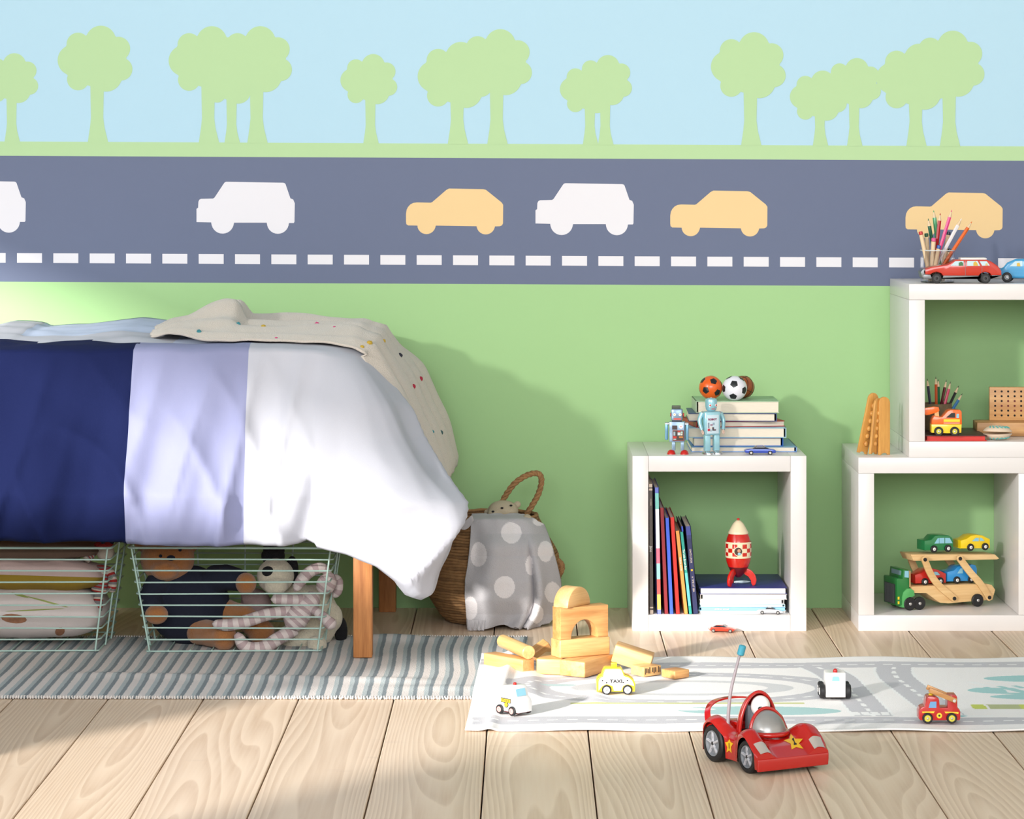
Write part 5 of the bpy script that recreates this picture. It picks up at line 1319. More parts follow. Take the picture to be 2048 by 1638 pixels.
football('orange toy football with black pentagons on the books', 1421.5, 775, 23.5, -.215, (224, 92, 16), (.35, .2, .1))
football('white toy football with black pentagons between two other balls', 1469, 776.5, 25, -.235, (226, 226, 234), (-.2, .55, .3))
football('brown toy basketball half hidden behind the white football', 1486, 774, 22.5, -.172, (150, 74, 28), (.4, .3, .9), True)

# ---------------------------------------------------------------- tin robots
def RB(pts, cx, by, s): return pxp(pts, cx, by, s)
tin = mat('tin_greyblue', (128, 152, 176), .3, metal=.35, var=.06, vscale=80); tinl = mat('tin_aqua', (150, 200, 214), .25, metal=.3, coat=.4); sil2 = mat('tin_silver', (210, 214, 218), .2, metal=.9); redp = mat('tin_red', (196, 30, 22), .3, coat=.4)
g = G(1355, 909, .3832); S_ = 12930.0
rg = thing('toy_robot', 'small grey tin toy robot with red feet on the cube shelf', 'toy robot', (g.x, g.y + .012, .3832), ax(-8), 'tin toy robots on the cube shelf')
def zc(y): return (1557 - y) / S_
def xc(x): return (x - 495) / S_
def rbox(name, x0, x1, y0, y1, d0, d1, m, par, bev=.0008, z=zc, x=xc): return obj(name, B().box(((x(x0) + x(x1)) / 2, (d0 + d1) / 2, (z(y0) + z(y1)) / 2), (abs(x(x1) - x(x0)), abs(d1 - d0), abs(z(y0) - z(y1))), m, bev=bev), par)
bd = rbox('body', 275, 715, 625, 1205, -.011, .011, tin, rg, .0018); hd_ = rbox('head', 325, 650, 265, 605, -.010, .010, tin, rg, .0035)
rbox('neck', 350, 620, 600, 630, -.008, .008, dark, rg)
rbox('crown', 345, 585, 175, 270, -.006, .006, mat('tin_olive', (70, 78, 62), .5), hd_, .0005)
for s_ in (-1, 1): obj('ear', B().cyl((s_ * .0127, 0, zc(440)), (s_ * .0152, 0, zc(440)), .0042, redp), hd_)
for x_ in (430, 590):
    obj('eye', B().cyl((xc(x_), -.0098, zc(425)), (xc(x_), -.0108, zc(425)), .0033, whi, bev=.0003).cyl((xc(x_), -.0106, zc(425)), (xc(x_), -.0112, zc(425)), .0015, mat('amber', (220, 190, 140), .4)), hd_)
rbox('mouth', 405, 615, 520, 580, -.0106, -.0099, mat('mouth_pink', (190, 96, 96), .5), hd_, 0)
rbox('dial_plate', 365, 510, 735, 850, -.0116, -.0109, mat('tin_brown', (60, 44, 42), .5), bd, 0)
obj('dial', B().cyl((xc(615), -.0109, zc(765)), (xc(615), -.0118, zc(765)), .0046, whi).cyl((xc(615), -.0117, zc(765)), (xc(615), -.0121, zc(765)), .0012, redp), bd)
rbox('control_panel', 375, 700, 870, 1170, -.0115, -.0109, mat('tin_rust', (130, 62, 48), .5), bd, 0)
rbox('control_panel', 392, 682, 890, 1150, -.0118, -.0112, mat('tin_brown', (60, 44, 42), .5), bd, 0)
for (x0, x1, y0, y1, c) in ((400, 455, 910, 1020, (150, 170, 180)), (520, 600, 930, 1010, (200, 206, 206)), (610, 665, 900, 960, (170, 190, 180)), (385, 490, 1040, 1100, (190, 34, 26)), (520, 600, 880, 920, (180, 40, 34)), (560, 670, 1040, 1085, (190, 120, 50)), (400, 480, 1110, 1140, (180, 184, 180)), (610, 660, 970, 1010, (210, 206, 190))):
    rbox('control_button', x0, x1, y0, y1, -.0124, -.0117, mat('btn_%d_%d_%d' % c, c, .5), bd, 0)
for x0, x1 in ((345, 440), (600, 690)):
    rbox('leg', x0, x1, 1200, 1450, -.005, .005, tin, rg, .0006)
for cx_, sx_ in ((330, 1), (705, 1)):
    obj('foot', B().lathe([(.0001, .0098), (.004, .0094), (.0075, .0065), (.0093, .0015), (.0095, 0), (.0001, 0)], redp, T(xc(cx_), -.004, 0) @ Matrix.Diagonal((1, 1.3, 1, 1)), 24), rg)
for s_, x_ in ((-1, 190), (1, 775)):
    ar = obj('arm', B().box((xc(x_), .001, (zc(680) + zc(1160)) / 2), (.0068, .009, abs(zc(680) - zc(1160))), mat('tin_blue', (110, 160, 190), .3, metal=.3), bev=.002), rg)
    obj('shoulder', B().cyl((xc(x_) + s_ * -.005, 0, zc(700)), (xc(x_) + s_ * .003, 0, zc(700)), .0035, sil2), ar)
g = G(1423, 909, .3832)
rb2 = thing('toy_robot', 'taller pale blue tin toy robot with silver feet by the books', 'toy robot', (g.x, g.y + .014, .3832), ax(18), 'tin toy robots on the cube shelf')
def xc2(x): return (x - 1430) / S_
def rb_(name, x0, x1, y0, y1, d0, d1, m, par, bev=.0008): return rbox(name, x0, x1, y0, y1, d0, d1, m, par, bev, zc, xc2)
bd2 = rb_('body', 1165, 1660, 335, 1010, -.014, .014, tinl, rb2, .004)
h2 = obj('head', B().lathe([(.0001, zc(-45)), (.008, zc(-38)), (.0125, zc(-5)), (.0135, zc(40)), (.0132, zc(200)), (.0115, zc(290)), (.009, zc(325)), (.0001, zc(330))], tinl, None, 28), rb2)
obj('head_bolt', B().cyl((0, 0, zc(-44)), (0, 0, zc(-60)), .0014, sil2), h2)
for x_, r_, in ((-.0068, redp), (.0068, redp)): obj('eye', B().cyl((x_, -.0115, zc(160)), (x_ * 1.06, -.0128, zc(160)), .0028, whi).cyl((x_, -.0124, zc(160)), (x_ * 1.08, -.0134, zc(160)), .0018, r_), h2)
obj('mouth', B().box((0, -.0128, zc(265)), (.009, .001, .0016), mat('mouth_pink', (190, 96, 96))), h2)
plate = rb_('chest_plate', 1230, 1590, 430, 960, -.0148, -.0138, mat('tin_white', (196, 216, 226), .3), rb2, .0004)
text('lettering', 'ROBOT', .0058, mat('plum', (130, 36, 78), .5), rb2, (xc2(1395), -.0152, zc(560)), (PI / 2, 0, 0), bold=.0003)
for (x0, x1, y0, y1, c) in ((1255, 1300, 650, 800, (130, 140, 156)), (1330, 1400, 690, 740, (150, 120, 140)), (1310, 1380, 760, 830, (214, 210, 206)), (1400, 1460, 650, 720, (140, 160, 176)), (1250, 1320, 820, 890, (190, 46, 70)), (1390, 1440, 780, 880, (70, 58, 66)), (1440, 1500, 840, 880, (86, 60, 70)), (1340, 1360, 850, 900, (110, 120, 130))):
    rb_('control_button', x0, x1, y0, y1, -.0153, -.0147, mat('btn_%d_%d_%d' % c, c, .5), plate, 0)
for x0, x1 in ((1225, 1385), (1500, 1665)):
    rb_('leg', x0, x1, 1005, 1465, -.0065, .0065, tinl, rb2, .0012)
    obj('foot', B().lathe([(.0001, .0062), (.010, .0058), (.0125, .004), (.0132, .0016), (.0132, 0), (.0001, 0)], sil2, T((xc2(x0) + xc2(x1)) / 2, -.004, 0) @ Matrix.Diagonal((.95, 1.35, 1, 1)), 28), rb2)
for s_ in (-1, 1):
    pth = [(s_ * .0215, 0, zc(390)), (s_ * .0275, -.001, zc(560)), (s_ * .0275, -.004, zc(700)), (s_ * .025, -.009, zc(860))]
    ar = obj('arm', B().tube(spline(pth, 5), lambda i, t: .0056 - .0018 * t, tinl, seg=12), rb2)
    obj('shoulder', B().ball((s_ * .0205, 0, zc(400)), .0048, sil2), ar)
    obj('hand', B().tube([(s_ * .025, -.009, zc(860)), (s_ * .0262, -.012, zc(930)), (s_ * .0245, -.014, zc(980))], .0016, mat('claw', (206, 176, 160), .4), seg=6).tube([(s_ * .025, -.009, zc(860)), (s_ * .0225, -.012, zc(930)), (s_ * .0235, -.014, zc(980))], .0016, mat('claw', (206, 176, 160), .4), seg=6), ar)
obj('winding_key', B().cyl((.0190, .002, zc(770)), (.0215, .002, zc(770)), .0028, dark), rb2)

# ---------------------------------------------------------------- toy rocket
yR = -.285; cR = P(1476.5, 1172, yR); SR = 10.92 * F / (DW + yR)
rk = thing('toy_rocket', 'red and cream toy rocket with checked band standing on the magazines', 'toy rocket', (cR.x, yR, ZMAG + .0003))
def zr(y): return (1560 - y) / SR
def rr_(w_): return w_ / SR
ivory = mat('ivory_enamel', (236, 222, 188), .3, coat=.4); rred = mat('rocket_red', (200, 30, 18), .22, coat=.6); drk = mat('rocket_maroon', (96, 20, 22), .3, coat=.4)
obj('tip_knob', B().ball((0, 0, zr(118)), (rr_(34), rr_(34), rr_(26)), rred), rk)
obj('nose_cone', B().lathe([(.0001, zr(138)), (rr_(55), zr(150)), (rr_(110), zr(205)), (rr_(165), zr(300)), (rr_(205), zr(375)), (rr_(222), zr(405)), (rr_(218), zr(432)), (.0001, zr(433))], ivory, None, 40), rk, smooth=40)
obj('upper_body', B().lathe([(.0001, zr(432)), (rr_(212), zr(434)), (rr_(245), zr(510)), (rr_(268), zr(612)), (.0001, zr(613))], rred, None, 40), rk, smooth=40)
zs = [600, 640, 735, 825, 905, 948]
rad = [284, 288, 290, 290, 287, 280]
band = B().lathe([(rr_(rad[i]), zr(zs[i])) for i in range(6)], lambda i, k: rred if (1 <= i <= 3 and ((k // 3) + i) % 2 == 0) else ivory, R(ax(-8), 'Z'), 48)
obj('checked_band', band, rk, smooth=180)
po = obj('porthole', B().lathe([(rr_(64), 0), (rr_(70), .0014), (rr_(98), .0014), (rr_(104), -.003), (rr_(104), -.006)], ivory, T(rr_(-20), -rr_(290) + .0012, zr(790)) @ R(PI / 2, 'X'), 30), rk)
obj('porthole_glass', B().cyl((rr_(-20), -rr_(290) + .002, zr(790)), (rr_(-20), -rr_(290) - .0004, zr(790)), rr_(86), mat('porthole_dark', (72, 50, 40), .15)), po)
obj('porthole_figure', B().ball((rr_(-4), -rr_(290) - .0004, zr(775)), (rr_(38), .0012, rr_(40)), mat('face_tone', (196, 140, 110), .5)).ball((rr_(4), -rr_(290) - .0004, zr(845)), (rr_(40), .0010, rr_(30)), skyp), po)
obj('lower_body', B().lathe([(.0001, zr(946)), (rr_(276), zr(950)), (rr_(262), zr(1040)), (rr_(222), zr(1150)), (.0001, zr(1151))], rred, None, 40), rk, smooth=40)
obj('engine_cone', B().lathe([(.0001, zr(1148)), (rr_(222), zr(1148)), (rr_(190), zr(1215)), (rr_(120), zr(1320)), (rr_(60), zr(1385)), (.0001, zr(1395))], drk, None, 36), rk, smooth=40)
fin = [(120, 1215), (205, 1185), (300, 1240), (375, 1335), (402, 1440), (380, 1530), (350, 1560), (310, 1560), (285, 1510), (278, 1450), (225, 1370), (130, 1310)]
for a_ in (-8, 112, 232):
    obj('fin', B().prism([(rr_(p[0]), zr(p[1])) for p in fin], -.0032, .0032, rred, M=R(ax(a_), 'Z'), bev=.0012, seg=3), rk, smooth=50)
sh_ = P(1478, 1164, -.26)
sp_ = thing('toy_spaceship', 'tiny silver blue toy spacecraft lying under the rocket', 'toy', (sh_.x, -.262, ZMAG), ax(10))
obj('hull', B().lathe([(.0001, -.016), (.0028, -.012), (.0036, 0), (.0030, .012), (.0010, .020), (.0001, .022)], mat('shuttle_white', (196, 216, 222), .25, metal=.3), T(.004, 0, .0042) @ R(PI / 2, 'Y'), 16), sp_)
obj('wing', B().box((-.006, 0, .0040), (.008, .018, .0012), steel), sp_)

# ---------------------------------------------------------------- folding wooden clapper on the lower right cube
ply = wood('honey_wood', (220, 164, 84), (192, 132, 62), scale=60, axis='Z', rough=.45)
g = G(1760, 911, .3797)
wt = thing('wooden_clapper', 'honey coloured wooden toy of hinged round topped slats on the lower right cube', 'toy', (g.x, g.y + .02, .3799), ax(22))
def slat(w_, h_, th, M, name='slat'):
    poly = [(-w_ / 2, 0)] + [(p[0], p[1]) for p in arc(0, 0, w_ * .30, 180, 0, 8, h_ * .03)] + [(w_ / 2, 0)] + arc(0, h_ - w_ / 2, w_ / 2, 0, 180, 12)
    return obj(name, B().prism(poly, -th / 2, th / 2, ply, M=M, bev=.0012), wt, smooth=40)
slat(.028, .128, .007, T(.008, -.008, 0))
sl2 = slat(.028, .124, .006, T(-.017, -.004, .002) @ R(ax(6), 'Y') @ R(ax(28), 'Z'))
sl3 = slat(.028, .136, .006, T(-.036, .012, .003) @ R(ax(13), 'Y') @ R(ax(12), 'Z'))
for k in range(6):
    obj('bead', B().ball((0, 0, 0), (.0052, .0042, .0062), ply, M=T(-.034, .008, .003) @ R(ax(13), 'Y') @ T(0, -.002, .022 + .017 * k)), sl3)
    if k < 5: obj('bead', B().ball((0, 0, 0), (.0040, .0036, .0052), ply, M=T(-.016, -.006, .003) @ R(ax(7), 'Y') @ T(0, -.002, .022 + .017 * k)), sl2)

# ---------------------------------------------------------------- pencils
cedar = mat('cedar', (222, 196, 160), .6)
def pencil(label, tip, end, col, r=.0036, group=None, lead=None):
    tip, end = Vector(tip), Vector(end); L_ = (tip - end).length
    t = thing('pencil', label, 'pencil', end, group=group, rot=(tip - end).to_track_quat('Z', 'Y').to_euler())
    pm_ = mat('pencil_%d_%d_%d' % col, col, .3, coat=.4); ld = mat('lead_%d_%d_%d' % (lead or col), lead or col, .5)
    obj('barrel', B().cyl((0, 0, 0), (0, 0, L_ - .017), r, pm_, seg=6), t, smooth=None)
    obj('sharpened_wood', B().cyl((0, 0, L_ - .0172), (0, 0, L_ - .005), r * .97, cedar, seg=12, r2=r * .36), t)
    obj('lead', B().cyl((0, 0, L_ - .005), (0, 0, L_), r * .36, ld, seg=8, r2=.0002), t)
def cp(x, y, yy): return P(1800 + x / 8.19, 400 + y / 8.19, yy)
glass = mat('clear_acrylic', (255, 255, 255), .03, trans=1.0)
yC = -.25; cc0 = P(1875, 565, yC); zC = .7593
RC_ = .0375
gc = thing('pencil_cup', 'clear acrylic cup of pencils on top of the upper cube', 'cup', (cc0.x, yC, zC + .0002))
obj('tumbler', B().lathe([(.0001, .0), (RC_ - .001, 0), (RC_, .001), (RC_, .071), (RC_ - .0018, .071), (RC_ - .0018, .003), (.0001, .003)], glass, None, 48), gc, smooth=40)
obj('rim', B().tube([(RC_ * math.cos(a * PI / 24) - .0, RC_ * math.sin(a * PI / 24), .0712) for a in range(48)], .0011, mat('acrylic_edge', (206, 214, 216), .15), seg=6, closed=True), gc)
GP = 'pencils in the clear cup'
def inpt(dx, dy, z=.004): return Vector((cc0.x + dx, yC + dy, zC + z))
for lab, tip, yt, e, col in [
    ('dark green pencil leaning left in the clear cup', (460, 300), yC + .01, inpt(.004, .012), (24, 92, 62)),
    ('light green pencil at the back of the clear cup', (550, 165), yC + .03, inpt(.012, .020), (60, 156, 96)),
    ('dark red pencil nearly upright in the clear cup', (662, 212), yC - .005, inpt(-.012, -.006), (166, 26, 28)),
    ('pink pencil with a long barrel in the clear cup', (850, 160), yC - .01, inpt(-.018, -.010), (222, 66, 130)),
    ('white pencil leaning right in the clear cup', (1010, 300), yC - .012, inpt(-.020, .006), (226, 224, 226)),
    ('orange pencil leaning furthest right in the clear cup', (1180, 350), yC + .0, inpt(-.012, -.016), (222, 98, 20))]:
    pencil(lab, cp(tip[0], tip[1], yt), e, col, group=GP, r=.0042)
GP2 = 'natural wood crayons in the clear cup'
def crayon(label, top, bot, col, r=.0046):
    top, bot = Vector(top), Vector(bot); L_ = (top - bot).length
    t = thing('wooden_crayon', label, 'pencil', bot, group=GP2, rot=(top - bot).to_track_quat('Z', 'Y').to_euler())
    obj('barrel', B().cyl((0, 0, 0), (0, 0, L_ - .008), r, cedar, seg=12), t)
    obj('painted_end', B().cyl((0, 0, L_ - .008), (0, 0, L_), r, mat('pencil_%d_%d_%d' % col, col, .3, coat=.4), seg=12, bev=.0012), t)
crayon('natural wood crayon with red end, leftmost in the clear cup', cp(335, 515, yC - .015), inpt(-.018, -.02), (190, 34, 40))
crayon('natural wood crayon with green end behind the red ended one', cp(430, 545, yC + .0), inpt(-.016, .004), (30, 90, 60))
crayon('natural wood crayon with pink end in the clear cup', cp(553, 620, yC - .02), inpt(-.016, -.012), (214, 84, 140), .0052)
crayon('blue barrelled crayon low in the clear cup', cp(640, 740, yC - .024), inpt(-.014, -.024), (40, 90, 170))
crayon('black ended crayon behind the white pencil in the clear cup', cp(800, 520, yC + .012), inpt(.006, -.004), (30, 34, 60))
crayon('dark crayon at the right inside the clear cup', cp(820, 800, yC + .006), inpt(.012, .004), (30, 40, 36))

# ---------------------------------------------------------------- tin cars on the top
S_ = 8.19 * F / (DW - .318); g = G(1924, 567, zC)
tw = thing('tin_car', 'red tin toy estate car beside the pencil cup on the top shelf', 'toy car', (g.x, g.y + .024, zC + .0002), 0, 'tin cars on the top shelf')
def tp(pts): return pxp(pts, 1015, 1368, S_)
tred = mat('tin_orange_red', (190, 40, 16), .28, coat=.5); tgrey = mat('tin_trim', (120, 122, 124), .35, metal=.6)
obj('body', B().prism(tp([(375, 1160), (410, 1130), (520, 1095), (780, 1060), (850, 1020), (910, 980), (1420, 980), (1500, 1010), (1600, 1080), (1660, 1160), (1665, 1240), (1500, 1240), (1470, 1200), (1400, 1180), (1330, 1200), (1290, 1245), (710, 1245), (670, 1200), (600, 1180), (530, 1200), (500, 1225), (385, 1225)]), -.024, .024, tred, bev=.0022), tw, smooth=40)
obj('sill', B().prism(tp([(380, 1222), (500, 1222), (530, 1290), (680, 1290), (705, 1250), (715, 1238), (1285, 1238), (1300, 1290), (1480, 1290), (1505, 1232), (1672, 1232), (1668, 1296), (380, 1296)]), -.0248, .0248, tgrey, bev=.0008), tw, smooth=40)
obj('bumper', B().prism(tp([(340, 1180), (380, 1130), (420, 1130), (420, 1290), (360, 1270)]), -.024, .024, tgrey, bev=.001), tw, smooth=40)
obj('roof_rack', B().prism(tp([(1000, 950), (1415, 950), (1415, 985), (1000, 985)]), -.018, .018, mat('rack_white', (222, 222, 218), .4), bev=.0006), tw)
for q in ([(830, 1078), (900, 1005), (1040, 1000), (1040, 1078)], [(1098, 1080), (1098, 1000), (1270, 1000), (1310, 1080)], [(1300, 1005), (1420, 1005), (1470, 1075), (1345, 1078)]):
    side(tw, 'side_window', tp(q), -.0245, mat('tin_window', (188, 214, 222), .25))
for q, c in (([(960, 1078), (960, 1030), (1000, 1010), (1030, 1030), (1035, 1078)], (60, 110, 70)), ([(1200, 1078), (1200, 1030), (1230, 1005), (1260, 1030), (1280, 1078)], (206, 170, 60)), ([(1395, 1074), (1400, 1040), (1430, 1040), (1440, 1074)], (200, 180, 120))):
    side(tw, 'painted_passenger', tp(q), -.0250, mat('psg_%d' % c[0], c, .5), .0004)
for q in ((1055, 1000, 1240), (1325, 1090, 1240)): side(tw, 'door_line', tp([(q[0] + 12, q[1]), (q[0] + 18, q[1]), (q[0] + 18, q[2]), (q[0] + 12, q[2])]), -.0249, tgrey, .0003)
for x_ in ((600 - 1015) / S_, (1400 - 1015) / S_):
    for s_ in (-1, 1): wheel(tw, x_, .0112, .0112, s_ * .020, .006, mat('dark_hub', (50, 50, 52), .4), .62, s_, cap_m=dark)
g = G(2048, 566, zC)
tb3 = thing('tin_car', 'blue tin toy beetle shaped car at the right edge of the top shelf', 'toy car', (g.x + .012, g.y + .045, zC + .0002), ax(-14), 'tin cars on the top shelf')
tbl = mat('tin_blue_paint', (60, 150, 200), .28, coat=.5)
bet = [(-.062, .012), (-.066, .020), (-.060, .028), (-.048, .034), (-.040, .044), (-.022, .052), (.012, .053), (.032, .046), (.050, .034), (.062, .024), (.064, .012), (.050, .009), (-.050, .009)]
obj('body', B().prism(bet, -.026, .026, tbl, bev=.006, seg=4), tb3, smooth=50)
for q in ([(-.034, .036), (-.022, .047), (-.006, .048), (-.006, .036)], [(-.002, .036), (-.002, .048), (.014, .047), (.026, .036)]): side(tb3, 'side_window', q, -.0262, mat('tin_window', (188, 214, 222)))
side(tb3, 'painted_passenger', [(-.018, .036), (-.018, .043), (-.012, .044), (-.010, .036)], -.0267, mat('psg_206', (206, 170, 60)), .0004)
for x_ in (-.040, .040):
    for s_ in (-1, 1): wheel(tb3, x_, .0115, .0115, s_ * .021, .006, tgrey, .5, s_)

# ---------------------------------------------------------------- inside the upper right cube
zU = .4144
flatbook('red book lying at the bottom left of the upper cube', bxp(1851, -.33), bxp(1973, -.33), -.335, -.14, zU, .0125, (206, 54, 44), spine='back', pg=mat('red_edge', (206, 50, 42), .5), top=(70, 40, 40))
zB_ = zU + .0128
S2 = 9.846 * F / (DW - .318)
g = G(1894, 872, zB_)
tk = thing('toy_tow_truck', 'orange and yellow wooden toy truck on the red book', 'toy car', (g.x, g.y + .022, zB_), 0)
def kp(pts): return pxp(pts, 535, 1300, S2)
org = mat('orange_enamel', (232, 100, 10), .3, coat=.4)
obj('lower_body', B().prism(kp([(240, 1075), (830, 1075), (820, 1240), (560, 1250), (240, 1240)]), -.018, .018, yel, bev=.001), tk, smooth=40)
obj('cab', B().prism(kp([(242, 1075), (250, 980), (290, 910), (400, 930), (450, 930), (560, 810), (610, 790), (800, 795), (830, 830), (835, 1075)]), -.0175, .0175, org, bev=.0014), tk, smooth=40)
side(tk, 'side_window', kp([(520, 942), (630, 850), (700, 850), (700, 945)]), -.0178, dark); side(tk, 'side_window', kp([(725, 950), (728, 870), (775, 870), (772, 950)]), -.0178, skyp)
side(tk, 'stripe', kp([(475, 975), (790, 975), (790, 1025), (475, 1025)]), -.0178, yel)
side(tk, 'stripe', kp([(475, 1045), (790, 1045), (790, 1055), (475, 1055)]), -.0178, mat('rack_white', (222, 222, 218)))
for x_ in ((375 - 535) / S2, (688 - 535) / S2):
    for s_ in (-1, 1): wheel(tk, x_, .0100, .0100, s_ * .0165, .006, mat('yellow_hub', (206, 196, 70)), .55, s_)
crn = obj('crane_arm', B().prism([(-.048, .048), (-.046, .060), (-.026, .063), (-.016, .062), (-.014, .054), (-.020, .050), (-.036, .045), (-.044, .044)], -.006, .006, org, bev=.0012), tk, smooth=40)
obj('crane_post', B().prism([(-.026, .026), (-.024, .055), (-.016, .055), (-.014, .028)], -.005, .005, be0), tk)
# brown card cup with pencils
c2 = P(1864, 868, -.20)
cu2 = thing('pencil_pot', 'brown cork pencil pot behind the orange truck', 'cup', (c2.x + .010, -.20, zB_))
obj('pot', B().lathe([(.0001, 0), (.032, 0), (.034, .002), (.034, .060), (.0315, .060), (.0315, .004), (.0001, .004)], mat('cork', (112, 96, 70), .9, var=.3, vscale=60), None, 32), cu2, smooth=40)
def up_(x, y, yy=-.20): return P(1840 + x / 9.846, 740 + y / 9.846, yy)
GP3 = 'pencils in the brown pot'
bot = lambda dx, dy=0: Vector((c2.x + .010 + dx, -.20 + dy, zB_ + .006))
for lab, tip, e, col in [
    ('dark blue pencil at the left of the brown pot', (140, 165), bot(-.008), (36, 36, 58)), ('orange pencil standing upright in the brown pot', (312, 130), bot(.000), (190, 76, 26)),
    ('green pencil touching the orange one in the brown pot', (358, 175), bot(.006, .006), (26, 104, 66)), ('maroon pencil in the brown pot', (522, 190), bot(.002, .01), (92, 22, 34)),
    ('pink pencil in the brown pot', (605, 225), bot(.004, -.006), (206, 62, 96)), ('black pencil leaning right in the brown pot', (765, 305), bot(.006, .004), (30, 32, 34)), ('blue pencil leaning furthest right in the brown pot', (838, 460), bot(.010, -.006), (30, 110, 170))]:
    pencil(lab, up_(tip[0], tip[1]), e, col, group=GP3, r=.0034, lead=(60, 50, 44))
# wooden peg board, its base and the castanet
bb0 = P(2026, 865, -.18)
pbd = thing('peg_board', 'wooden board with rows of drilled holes standing on a wooden tray', 'toy', (1.088, -.165, zU + .0315), ax(-3))
pw = wood('oak_light', (206, 160, 104), (178, 128, 78), scale=40, axis='X')
obj('board', B().box((.015, 0, .0375), (.128, .016, .075), pw, bev=.0012), pbd)
hol = mat('hole_dark', (24, 20, 20), .8); hor = mat('hole_red', (96, 20, 16), .6)
for c_ in range(7):
    for r_ in range(6):
        red_ = (c_, r_) in ((2, 3), (3, 3), (1, 2), (2, 2), (3, 2), (3, 1), (4, 1))
        obj('hole', B().cyl((-.0365 + .0145 * c_, -.0079, .0115 + .0108 * r_), (-.0365 + .0145 * c_, -.0085, .0115 + .0108 * r_), .0024, hor if red_ else hol, seg=12), pbd)
tr = tag(obj('wooden_tray', B().box((0, 0, .0155), (.168, .080, .031), pw, bev=.002), loc=(1.088, -.185, zU + .0002), rot=(0, 0, ax(-2))), 'wooden tray under the peg board in the upper cube', 'tray')
cg = G(1999, 882, zU)
cs = thing('castanet', 'cream castanet painted with turquoise dashes, front of the upper cube', 'toy', (cg.x, cg.y + .026, zU + .0003), ax(6))
crm = mat('castanet_cream', (226, 204, 180), .35, coat=.3)
for s_, z0, rx in ((1, .0185, -.06), (-1, .0145, .0)):
    o = obj('shell', B().lathe([(.0001, .0145 * s_), (.012, .0135 * s_), (.024, .009 * s_), (.031, .003 * s_), (.032, 0), (.029, -.0002 * s_), (.0001, .0005 * s_)], crm, None, 36), cs, loc=(0, 0, z0), rot=(rx, .03 * s_, 0), smooth=50)
    for k in range(7):
        a_ = -2.6 + .35 * k
        obj('painted_dash', B().box((0, 0, 0), (.009, .0022, .0012), mat('turquoise_paint', (86, 180, 176), .4), M=R(a_, 'Z') @ T(.0235, 0, .0100 * s_) @ R(ax(32) * s_, 'Y') @ R(.7, 'Z')), o)

# ---------------------------------------------------------------- car transporter in the lower right cube
yaw = ax(20); TZ = .0347
ct_p = Vector(((1800 - CX) * 6.609 / F, -.245, TZ))
tr_ = thing('toy_transporter', 'green toy lorry with two deck wooden car trailer in the lower right cube', 'toy car', tuple(ct_p), yaw)
TM = Matrix.Translation(ct_p) @ Matrix.Rotation(yaw, 4, 'Z')
TS = 895.0
def lp(px, py):
    # photo pixel on the near side face -> local (x, z); the near face lies at local y = -0.033
    x = (px - 1800) / (TS * math.cos(yaw)); d = 6.609 + x * math.sin(yaw); s = F / d
    x = (px - 1800) / (s * math.cos(yaw)); z = 1 - (py - CY) * (6.609 + x * math.sin(yaw)) / F - TZ
    return (x, max(z, 0.0))
def q6(pts): return [lp(1720 + p[0] / 6.244, 1050 + p[1] / 6.244) for p in pts]
gcab = mat('toy_green', (24, 116, 50), .3, coat=.3); gl2 = mat('toy_green_light', (86, 170, 96), .3); tim = wood('toy_pine', (234, 200, 146), (214, 172, 116), scale=40, axis='X')
Wd = .033
cabp = q6([(370, 1000), (365, 660), (375, 640), (440, 640), (452, 530), (520, 530), (530, 760), (560, 770), (560, 1000)])
obj('cab', B().prism([(p[0], max(p[1], .012)) for p in cabp], -Wd, Wd, gcab, bev=.002), tr_, smooth=40)
arch_ = q6([(430, 1000), (430, 870), (445, 810), (490, 765), (540, 762), (580, 790), (592, 850), (560, 870), (520, 870), (480, 910), (465, 1000)])
obj('mudguard', B().prism(arch_, -Wd - .003, Wd + .003, gl2, bev=.001), tr_, smooth=40)
side(tr_, 'side_window', q6([(462, 625), (466, 545), (518, 545), (518, 630)]), -Wd - .0003, skyp)
x_f = cabp[1][0]
obj('grille', B().box((x_f - .0006, 0, .036), (.0014, .050, .044), mat('grille_dark', (50, 56, 54), .4)), tr_)
for k in range(9): obj('grille_bar', B().box((x_f - .0016, -.021 + .00525 * k, .036), (.001, .0018, .042), tgrey), tr_)
xw_ = cabp[4][0]
obj('windscreen', B().box((xw_ - .0010, 0, .0785), (.0012, .046, .016), mat('screen_grey', (120, 150, 160), .3)), tr_)
for z_ in (.018, .028): obj('lamp', B().box((x_f + .004, -Wd - .0004, z_), (.004, .0010, .006), yel), tr_)
obj('headboard', B().box((lp(1807, 1150)[0], 0, (lp(1807, 1150)[1] + lp(1807, 1172)[1]) / 2 + .008), (.003, .06, .036), tim), tr_)
low = q6([(555, 740), (1300, 712), (1560, 710), (1605, 722), (1648, 780), (1612, 905), (1330, 925), (1040, 950), (930, 942), (870, 905), (750, 822), (560, 822)])
obj('lower_deck', B().prism(low, -Wd, Wd, tim, bev=.0012), tr_, smooth=40)
upd = q6([(560, 345), (1660, 345), (1718, 398), (1690, 408), (790, 425), (600, 425)])
obj('upper_deck', B().prism(upd, -Wd + .006, Wd - .006, tim, bev=.0010), tr_, smooth=40)
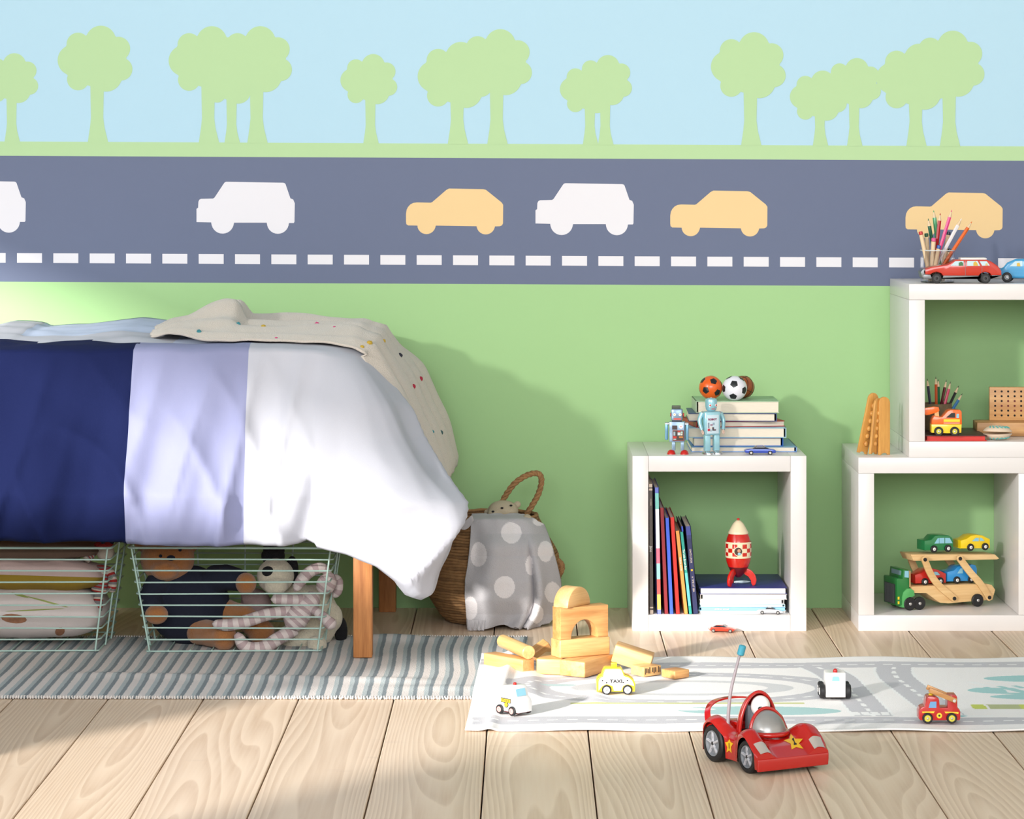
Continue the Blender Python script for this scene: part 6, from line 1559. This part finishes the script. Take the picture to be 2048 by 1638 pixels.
def armp(c, w_):
    pts = spline([Vector((p[0], 0, p[1])) for p in q6(c)], 6); l = []; r_2 = []
    for i, p in enumerate(pts):
        t = (pts[min(i + 1, len(pts) - 1)] - pts[max(0, i - 1)]).normalized(); n = Vector((-t.z, 0, t.x)); l.append((p.x + n.x * w_, p.z + n.z * w_)); r_2.append((p.x - n.x * w_, p.z - n.z * w_))
    t = (pts[-1] - pts[-2]).normalized(); t0 = (pts[0] - pts[1]).normalized()
    def capf(c_, a, b_, t):
        out = []
        for k in range(1, 6):
            th = PI * k / 6; m_ = Vector(((a[0] + b_[0]) / 2, 0, (a[1] + b_[1]) / 2)); va = Vector((a[0], 0, a[1])) - m_
            q = m_ + va * math.cos(th) + t * w_ * math.sin(th); out.append((q.x, q.z))
        return out
    return l + capf(None, l[-1], r_2[-1], t) + r_2[::-1] + capf(None, r_2[0], l[0], t0)
for c in ([(718, 402), (790, 570), (900, 720), (1100, 885)], [(1175, 390), (1310, 560), (1440, 700), (1556, 872)]):
    ap = armp(c, .0078)
    for s_ in (-1, 1):
        ao = obj('lifting_arm', B().prism(ap, s_ * Wd, s_ * (Wd + .005), tim, bev=.0008), tr_, smooth=40)
        for q in (c[0], c[-1]):
            l_ = q6([q])[0]; obj('pin', B().cyl((l_[0], s_ * (Wd + .0048), l_[1]), (l_[0], s_ * (Wd + .0066), l_[1]), .0042, dark), ao)
for px_, py_, r_, y_ in ((1804, 1203, .0145, 0), (1824, 1198, .0145, 0), (1946, 1197, .0142, 0)):
    x_ = (px_ - 1800) / (TS * .94)
    for s_ in (-1, 1): wheel(tr_, x_, r_, r_, s_ * (Wd - .001), .007, mat('dark_hub', (50, 50, 52)), .3, s_)
lowz = lp(1900, 1165)[1]; upz = upd[0][1] + .0003
def woodcar(label, pts, col, wins, wcs, wr, zdeck, gw=.019):
    x0 = min(q6([p])[0][0] for p in pts); x1 = max(q6([p])[0][0] for p in pts); cxl = (x0 + x1) / 2; zl = min(q6([(p[0], p[1])])[0][1] for p in wcs) - wr
    loc = TM @ Vector((cxl, 0, zdeck))
    c = thing('toy_car', label, 'toy car', tuple(loc), yaw, 'wooden cars on the transporter')
    m = mat('car_%d_%d_%d' % col, col, .28, coat=.5)
    rel = lambda pp: [(a[0] - cxl, max(.003, a[1] - zl)) for a in q6(pp)]
    obj('body', B().prism(rel(pts), -gw, gw, m, bev=.0016), c, smooth=40)
    for w__ in wins: side(c, 'side_window', rel(w__), -gw - .0003, skyp)
    for q in wcs:
        a = rel([q])[0]
        for s_ in (-1, 1): wheel(c, a[0], wr, wr, s_ * (gw - .001), .005, whi, .45, s_)
    return c
zl_ = low[1][1] + .0006
woodcar('green wooden toy car on the upper deck of the transporter', [(765, 335), (765, 215), (850, 205), (900, 155), (960, 145), (1080, 148), (1125, 175), (1140, 220), (1140, 335)], (20, 120, 66), [[(890, 250), (935, 182), (950, 182), (950, 248)], [(955, 248), (955, 180), (1022, 178), (1022, 246)], [(1032, 246), (1032, 178), (1090, 180), (1128, 244)]], [(882, 312), (1066, 308)], .0082, upz)
woodcar('yellow wooden toy car on the upper deck of the transporter', [(1238, 325), (1235, 225), (1310, 205), (1370, 165), (1440, 152), (1520, 160), (1580, 190), (1618, 205), (1620, 320)], (240, 204, 20), [[(1380, 232), (1430, 190), (1468, 190), (1468, 232)], [(1482, 230), (1482, 188), (1510, 192), (1545, 228)]], [(1360, 302), (1550, 298)], .0082, upz)
woodcar('red wooden toy car on the lower deck of the transporter', [(645, 730), (640, 620), (720, 600), (790, 555), (870, 540), (950, 560), (1010, 590), (1045, 605), (1045, 720)], (190, 40, 32), [[(880, 625), (890, 580), (930, 585), (965, 622)]], [(765, 705), (965, 695)], .0082, zl_)
woodcar('blue wooden toy car on the lower deck of the transporter', [(1062, 710), (1062, 590), (1150, 570), (1200, 525), (1260, 510), (1330, 520), (1380, 495), (1430, 505), (1448, 545), (1450, 700)], (40, 140, 206), [[(1188, 608), (1230, 545), (1262, 540), (1262, 606)]], [(1182, 688), (1370, 680)], .0082, zl_)
